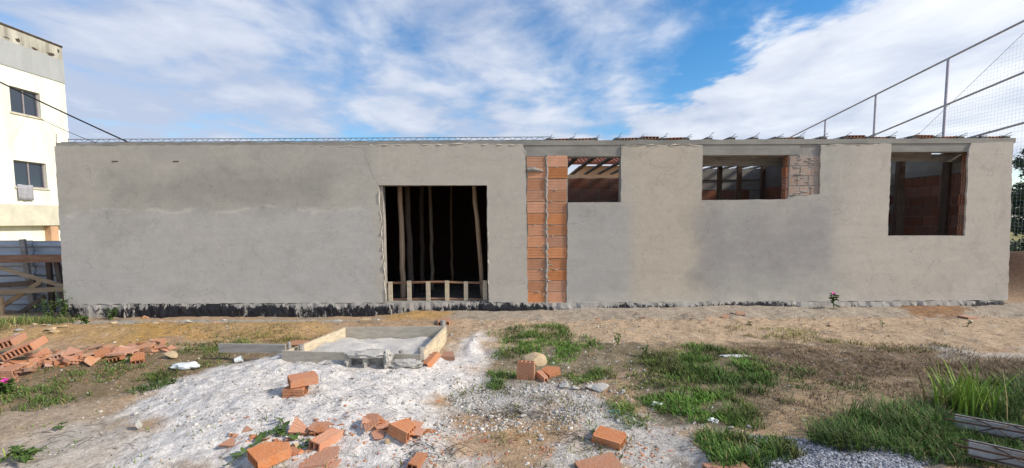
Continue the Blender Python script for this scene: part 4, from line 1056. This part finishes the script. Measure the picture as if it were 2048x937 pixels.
shardset([(830, 862, 44, 12, 13, .4, .85)], 'brick shard piled round the broken hollow brick on white sand', 'shards round the broken brick', seed=3, heap=.035)
shardset([(600, 866, 50, 6, 5, .7, 1.1), (490, 872, 36, 12, 9, .3, .75), (585, 900, 24, 16, 6, .25, .5), (555, 880, 50, 14, 8, .2, .45)], 'brick shard lying round the green vine and chipped brick', 'shards by the vine', seed=4)
shardset([(970, 884, 50, 12, 10, .2, .45), (1320, 900, 50, 12, 6, .2, .42), (816, 801, 4, 2, 1, .4, .5), (878, 806, 8, 3, 2, .3, .45), (1010, 860, 60, 12, 4, .2, .3), (690, 900, 30, 8, 2, .25, .35)], 'small brick chip lying loose on the pale sandy ground', 'loose brick chips', seed=5)
shardset([(1450, 632, 60, 5, 7, .35, .8), (1330, 640, 200, 7, 12, .25, .5), (1800, 640, 160, 10, 8, .25, .45), (300, 640, 120, 8, 10, .3, .6)], 'small brick chip on the soil at the foot of the plastered wall', 'brick chips along the wall', 'brick_dusty', seed=6)
# the long heap at the left
for k in range(17):
    t = k/16; lab = ('by the two tilted bricks', 'before its middle', 'past its middle', 'round the broad slab')[min(3, int(t*4))]
    shardset([(-10 + 335*t, 742 - 48*t, 22, 17*(1-.35*t), 11, .35, .88)], 'orange brick shard of the long rubble heap, ' + lab, 'shards of the long rubble heap', 'brick' if k % 3 else 'brick_dusty', seed=70+k, heap=.03)
ME['tile'] = bm_mesh(hollow_bm(.26, .30, .085, 7, 1), 'hollow_tile')
place('hollow_brick', ME['tile'], 'brick', 56, 722, -72, 'whole hollow brick tilted on the rubble heap, its open end beside loose shards', tx=22, ty=8, dz=.06)
place('hollow_brick', ME['tile'], 'brick', 14, 716, -70, 'whole hollow brick tilted on the rubble heap behind another tilted brick', tx=16, ty=6, dz=.10)
place('hollow_brick', ME['half'], 'brick', 28, 752, 4, 'flat brick half at the lower edge of the rubble heap', s=1.2, dz=.02)
place('hollow_brick', ME['bigslab'], 'brick', 250, 712, 10, 'broad flat brick slab on the far end of the rubble heap', s=1.25, dz=.03, tx=4)
place('hollow_brick', ME['half'], 'brick_dusty', 300, 702, 4, 'dusty half brick at the end of the rubble heap by the orange soil', s=1.0, dz=.02)

# stones
def stone(px, py, s, mt, label, seed, name='stone', cat='stone', group=None, dz=0, ang=0):
    r_ = random.Random(seed); bm = bmesh.new(); bmesh.ops.create_icosphere(bm, subdivisions=2, radius=.5)
    for v in bm.verts: v.co *= r_.uniform(.82, 1.15)
    ns = [(Vector((r_.gauss(0, 1), r_.gauss(0, 1), r_.gauss(0, 1))).normalized(), r_.uniform(.2, .4)) for _ in range(11)]
    for v in bm.verts:
        for nn, dd in ns:
            e = v.co.dot(nn) - dd
            if e > 0: v.co -= nn*e
        v.co = Vector((v.co.x*s[0], v.co.y*s[1], v.co.z*s[2]))
    me_ = bm_mesh(bm, name); o = meshobj(name, me_, M[mt]); g = G(px, py); o.location = g + Vector((0, 0, -s[2]*.12 + dz)); o.rotation_euler = (0, 0, ang)
    return tag(o, label, cat, group)
stone(1069, 727, (.36, .26, .16), 'stone_tan', 'large flat-topped tan stone behind the standing brick in the grass', 2)
stone(278, 858, (.07, .06, .09), 'stone_white', 'small white pyramid-shaped stone on sandy soil beside the lime heap', 3)
stone(775, 886, (.07, .07, .05), 'stone_tan', 'rounded pale stone below the shard heap', 4)
stone(590, 896, (.07, .05, .06), 'stone_tan', 'pale stone wedged between the chipped brick and the split brick', 5)
stone(345, 716, (.2, .16, .11), 'stone_tan', 'tan clod with a dark hollow in the grass strip', 6)
r = random.Random(17)
for k in range(46):
    bx, by, sx_, sy_ = r.choice([(1120, 776, 40, 8), (1185, 778, 24, 8), (1000, 646, 30, 5), (940, 810, 60, 20), (1100, 800, 90, 14), (1030, 884, 40, 10), (1450, 860, 60, 20), (860, 760, 60, 20)])
    s = r.uniform(.018, .05); stone(bx + r.gauss(0, sx_), min(930, by + r.gauss(0, sy_)), (s*1.3, s, s*.8), 'stone_white', 'small white lime lump lying on the ground', 200+k, 'lime_lump', 'lump', 'white lime lumps')
for k in range(16):
    s = r.uniform(.06, .15); stone(60 + r.uniform(-60, 70) if k < 9 else r.uniform(130, 700), 668 + r.uniform(-10, 8) if k < 9 else r.uniform(640, 650), (s*1.4, s, s*.4), 'stone_white' if k % 2 else 'stone_tan', 'flat grey mortar chunk lying near the wall foot', 300+k, 'mortar_chunk', 'mortar chunk', 'mortar chunks near the wall')
for k, (px, py, s) in enumerate(((1200, 782, .13), (1180, 779, .08), (1128, 775, .09), (1150, 780, .07))):
    stone(px, py, (s*1.5, s, s*.7), 'stone_white', 'bright white lime clod at the edge of the pale gravel', 400+k, 'lime_clod', 'clod', 'white lime clods by the grass')

# litter
def bag(px, py, s, mt, name, label, cat, seed):
    r_ = random.Random(seed); bm = bmesh.new(); bmesh.ops.create_icosphere(bm, subdivisions=3, radius=.5)
    for v in bm.verts:
        k = float(fbm(np.array([v.co.x*5+seed]), np.array([v.co.y*5+v.co.z*3]), 3, seed)[0])
        v.co *= 1 + .5*k; v.co = Vector((v.co.x*s[0], v.co.y*s[1], max(v.co.z, -.3)*s[2]))
    o = meshobj(name, bm_mesh(bm, name), M[mt]); g = G(px, py); o.location = g - Vector((0, 0, .006)); return tag(o, label, cat)
bag(374, 734, (.30, .16, .07), 'plastic', 'plastic_bag', 'crumpled pale plastic bag lying in the grass strip', 'plastic bag', 3)
bag(1314, 812, (.10, .06, .05), 'plastic', 'plastic_scrap', 'small white plastic scrap lying at the edge of the grass', 'scrap', 5)
bag(1228, 824, (.09, .04, .02), 'blueplastic', 'plastic_scrap', 'tiny blue plastic scrap on pale ground near the grass', 'scrap', 6)
bag(1468, 713, (.36, .08, .03), 'plastic', 'plastic_strip', 'pale plastic strip lying across the grass patch', 'strip', 7)
bag(1425, 845, (.10, .06, .05), 'plastic', 'plastic_scrap', 'white scrap half hidden in the lower grass patch', 'scrap', 8)
g = G(470, 727); m = MB(); n = 14
m.tube([(0, 0, 0), (.005, .0, .075)], [.028, .037], n, False); m.tube([(.0, 0, .004), (.005, 0, .075)], [.026, .035], n, False); m.add([(.026*math.cos(6.2832*k/n), .026*math.sin(6.2832*k/n), .004) for k in range(n)], [tuple(range(n))])
o = m.build('paper_cup', M['plastic'], None, True); o.location = g + Vector((0, 0, .03)); o.rotation_euler = (R(8), R(72), R(30)); tag(o, 'small white cup lying on its side by the plank', 'cup')

# plants
def plant(px, py, h, n, spread_, leaf, name, label, seed, mt='green', flower=None, at=None, stems=4, cat='plant'):
    r_ = random.Random(seed); g = at or G(px, py); root = empty(name, g, label, cat); sm_ = MB(); lf = MB(); tips = []
    for s_ in range(stems):
        a = r_.uniform(0, 6.28); top = Vector((math.cos(a)*spread_*r_.uniform(.2, 1), math.sin(a)*spread_*.6*r_.uniform(.2, 1), h*r_.uniform(.55, 1))); mid = top*.5 + Vector((0, 0, h*.1))
        sm_.tube([(0, 0, -.01), mid, top], [.005, .004, .002], 4); tips.append(top)
        for k in range(n//stems):
            t = r_.uniform(.15, 1); p = (mid*(2*t) if t < .5 else mid.lerp(top, 2*t-1)); b = r_.uniform(0, 6.28); d = Vector((math.cos(b), math.sin(b), r_.uniform(-.3, .7))).normalized(); s2 = d.cross(Vector((0, 0, 1))).normalized(); L_ = leaf*r_.uniform(.6, 1.2)
            dr = Vector((0, 0, -L_*.25)); up = Vector((0, 0, L_*.06))
            lf.add([p, p + d*L_*.3 + s2*L_*.25 + up, p + d*L_*.7 + s2*L_*.2 + up*.5, p + d*L_ + dr, p + d*L_*.7 - s2*L_*.2 + up*.5, p + d*L_*.3 - s2*L_*.25 + up], [(0, 1, 2, 3), (0, 3, 4, 5)])
    for nm, b_, mt_ in (('stem', sm_, M['green']), ('leaves', lf, M[mt])):
        o = b_.build(nm, mt_); o.parent = root
    if flower:
        for t in tips[:flower]:
            fl = MB()
            for k in range(6):
                a = k*1.047; d = Vector((math.cos(a), math.sin(a)-.5, math.sin(a)*.6+.3)).normalized()*.035; s2 = d.cross(Vector((0, -1, .5))).normalized()*.018
                fl.add([t, t + d*.6 + s2, t + d, t + d*.6 - s2], [(0, 1, 2, 3)])
            o = fl.build('flower', M['petal']); o.parent = root
    return root
plant(1668, 618, .30, 40, .14, .085, 'flowering_plant', 'small leafy plant with a pink flower against the plastered wall', 3, flower=1)
plant(2, 792, .20, 40, .12, .08, 'flowering_plant', 'low leafy plant with pink bloom below the rubble heap', 4, flower=2)
plant(172, 648, .16, 60, .12, .07, 'weed', 'bright green weed on sandy soil at the wall corner', 5)
plant(224, 640, .24, 70, .16, .07, 'weed', 'dark leafy weed against the bitumen footing near the wall corner', 6)
plant(128, 640, .55, 90, .16, .07, 'weed', 'tall thin weed at the corner between sheet fence and building', 7, stems=6)
plant(100, 640, .40, 80, .2, .08, 'weed', 'dark weed under the timber bracing by the sheet fence', 8, stems=6)
plant(406, 632, .22, 14, .03, .05, 'weed', 'slender upright weed stem against the footing', 9, stems=2)
plant(50, 925, .10, 46, .18, .07, 'weed', 'broad-leaved weed creeping on the grey sandy soil', 10, stems=6)
plant(122, 860, .06, 10, .05, .05, 'weed', 'tiny bright weed seedling on bare tan soil', 11, stems=2)
plant(1500, 652, .10, 14, .04, .04, 'weed', 'small thin weed on the tan soil strip', 12, stems=2)
plant(1236, 690, .16, 18, .07, .05, 'weed', 'thin yellowish weed between the two grass patches', 13, stems=3)
plant(1290, 712, .18, 24, .06, .05, 'weed', 'upright weed at the edge of the larger grass patch', 14, stems=3)
plant(1935, 654, .10, 14, .04, .05, 'weed', 'dark small weed on tan soil below the large window', 15, stems=2)
plant(1765, 655, .14, 8, .02, .04, 'weed', 'single upright straw-like weed on the tan soil', 16, stems=1)
# trailing vine by the chipped brick
vr = empty('vine', G(520, 890), 'trailing green vine with dark leaves round the chipped brick', 'vine'); r = random.Random(9); vst, lf = MB(), MB()
path = [G(*p, .02) - vr.location for p in ((455, 935), (490, 912), (515, 888), (545, 872), (572, 866), (566, 852), (555, 842))]
vst.tube(path, .004, 4)
path2 = [G(*p, .02) - vr.location for p in ((545, 872), (590, 880), (612, 895), (600, 905))]; vst.tube(path2, .003, 4)
for k in range(60):
    pa_ = path if k < 42 else path2; i = r.randrange(len(pa_)-1); p = pa_[i].lerp(pa_[i+1], r.random()); b = r.uniform(0, 6.28); L_ = r.uniform(.03, .085)
    d = Vector((math.cos(b), math.sin(b), r.uniform(.1, .6))).normalized(); s2 = d.cross(Vector((0, 0, 1))).normalized()
    lf.add([p, p + d*L_*.3 + s2*L_*.32, p + d*L_*.75 + s2*L_*.2, p + d*L_, p + d*L_*.75 - s2*L_*.2, p + d*L_*.3 - s2*L_*.32], [(0, 1, 2, 3), (0, 3, 4, 5)])
for nm, b_ in (('stem', vst), ('leaves', lf)): o = b_.build(nm, M['green']); o.parent = vr

# ------------------------------------------------------------------ precast joists lying at the right
def lying_joist(p0, p1, z0, label):
    """on its side: the concrete foot stands up like a kerb, the steel lattice points at the viewer"""
    a, b = PZ(*p0, z0), PZ(*p1, z0); d = (b-a).normalized(); b = a + d*2.6; q = Vector((-d.y, d.x, 0))
    wd = (Vector((0, 0, 1))*.93 + q*.36).normalized(); out = (-q*.93 + Vector((0, 0, .36))).normalized()   # foot's width, lattice's height
    rt = empty('concrete_joist', Vector((a.x, a.y, hz(a.x, a.y))), label, 'joist', 'precast joists in the tall grass')
    m = MB(); prof = [(-.015, -.03), (-.125, -.03), (-.125, .0), (-.105, .012), (-.035, .012), (-.015, 0)]; k = len(prof)
    m.add([a + wd*s_ + out*t_ for s_, t_ in prof] + [b + wd*s_ + out*t_ for s_, t_ in prof], [tuple(range(k)), tuple(range(2*k-1, k-1, -1))] + [((i+1) % k, i, i+k, (i+1) % k+k) for i in range(k)])
    m.build('foot', M['concrete_pale'], rt)
    c = a - wd*.07; e = b - wd*.07
    MB().tube([c + out*.10 - d*.08, c + out*.10 + d*1.3 + wd*.01, e + out*.10], .007, 6).build('top_bar', M['steel'], rt)
    for s_ in (-1, 1):
        n = 13; MB().tube([c + d*(.1 + 2.4*i/(2*n)) + (out*.10 if i % 2 else out*.012 + wd*.045*s_) for i in range(2*n+1)], .0045, 5).build('lattice_bar', M['steel'], rt)
        MB().tube([c - d*.04 + out*.018 + wd*.045*s_, e + out*.018 + wd*.045*s_], .005, 5).build('side_bar', M['steel'], rt)
M['concrete_pale'] = mat('pale_concrete', (.40, .40, .40), .2, 5, .9, .5, 40, col2=(.29, .29, .28), fine=.25)
lying_joist((1910, 824), (2060, 850), .20, 'pale concrete joist with rusty lattice, farther one in the tall grass')
lying_joist((1938, 874), (2060, 900), .20, 'pale concrete joist with rusty lattice, beside the gravel heap')

# ------------------------------------------------------------------ trees beyond the right corner
def tree(name, loc, h, rad, n, label, seed, mt='green', z0=.25, leaf=.16):
    r_ = random.Random(seed); rsx = np.random.RandomState(seed); root = empty(name, loc, label, 'tree', 'trees beyond the right corner'); m = MB()
    m.tube([(0, 0, -.1), (.05, .02, h*.4), (0, .05, h*.75), (.04, 0, h*.98)], [.11, .085, .05, .012], 8); tips = []
    for k in range(34):
        t = r_.uniform(z0, .95); a = r_.uniform(0, 6.28); l = rad*(1.15-t*.8)*r_.uniform(.6, 1.1); s_ = Vector((.03, .03, h*t)); e = s_ + Vector((math.cos(a)*l, math.sin(a)*l, l*r_.uniform(-.1, .35))); m.tube([s_, s_.lerp(e, .5) + Vector((0, 0, l*.08)), e], [.03*(1.1-t), .018, .005], 5); tips.append((s_, e))
    m.build('trunk', M['bark']).parent = root
    V = []; 
    for k in range(n):
        s_, e = r_.choice(tips); t = r_.uniform(.25, 1.05); p = s_.lerp(e, t) + Vector((r_.gauss(0, .10), r_.gauss(0, .10), r_.gauss(-.03, .08))); d = Vector((r_.gauss(0, 1), r_.gauss(0, 1), r_.gauss(.1, .6))).normalized(); s2 = d.cross(Vector((r_.gauss(0, 1), r_.gauss(0, 1), r_.gauss(0, 1)))).normalized(); L_ = leaf*r_.uniform(.5, 1.2)
        V += [p, p + d*L_*.5 + s2*L_*.2, p + d*L_, p + d*L_*.5 - s2*L_*.2]
    Vn = np.array(V); q_ = np.arange(len(Vn)).reshape(-1, 4)
    o = meshobj('crown', fastmesh('crown', Vn, [q_]), M[mt]); o.parent = root
    return root
M['leaf_dark'] = mat('dark_leaf', (.05, .085, .03), .3, 2, .6, 0)
tree('feathery_tree', (17.4, 15.2, 0), 4.1, 1.6, 9000, 'feathery dark green tree standing beyond the right corner of the building', 5, 'leaf_dark')
tree('bushy_tree', (20.4, 17.6, 0), 2.9, 1.9, 9000, 'low bushy dark tree behind the feathery tree', 6, 'leaf_dark', .04, .24)
plant(0, 0, .9, 260, .6, .12, 'shrub', 'dark shrub at the top of the brown earth bank', 21, 'leaf_dark', at=Vector((12.6, 11.6, hz(12.6, 11.6))), stems=14, cat='shrub')
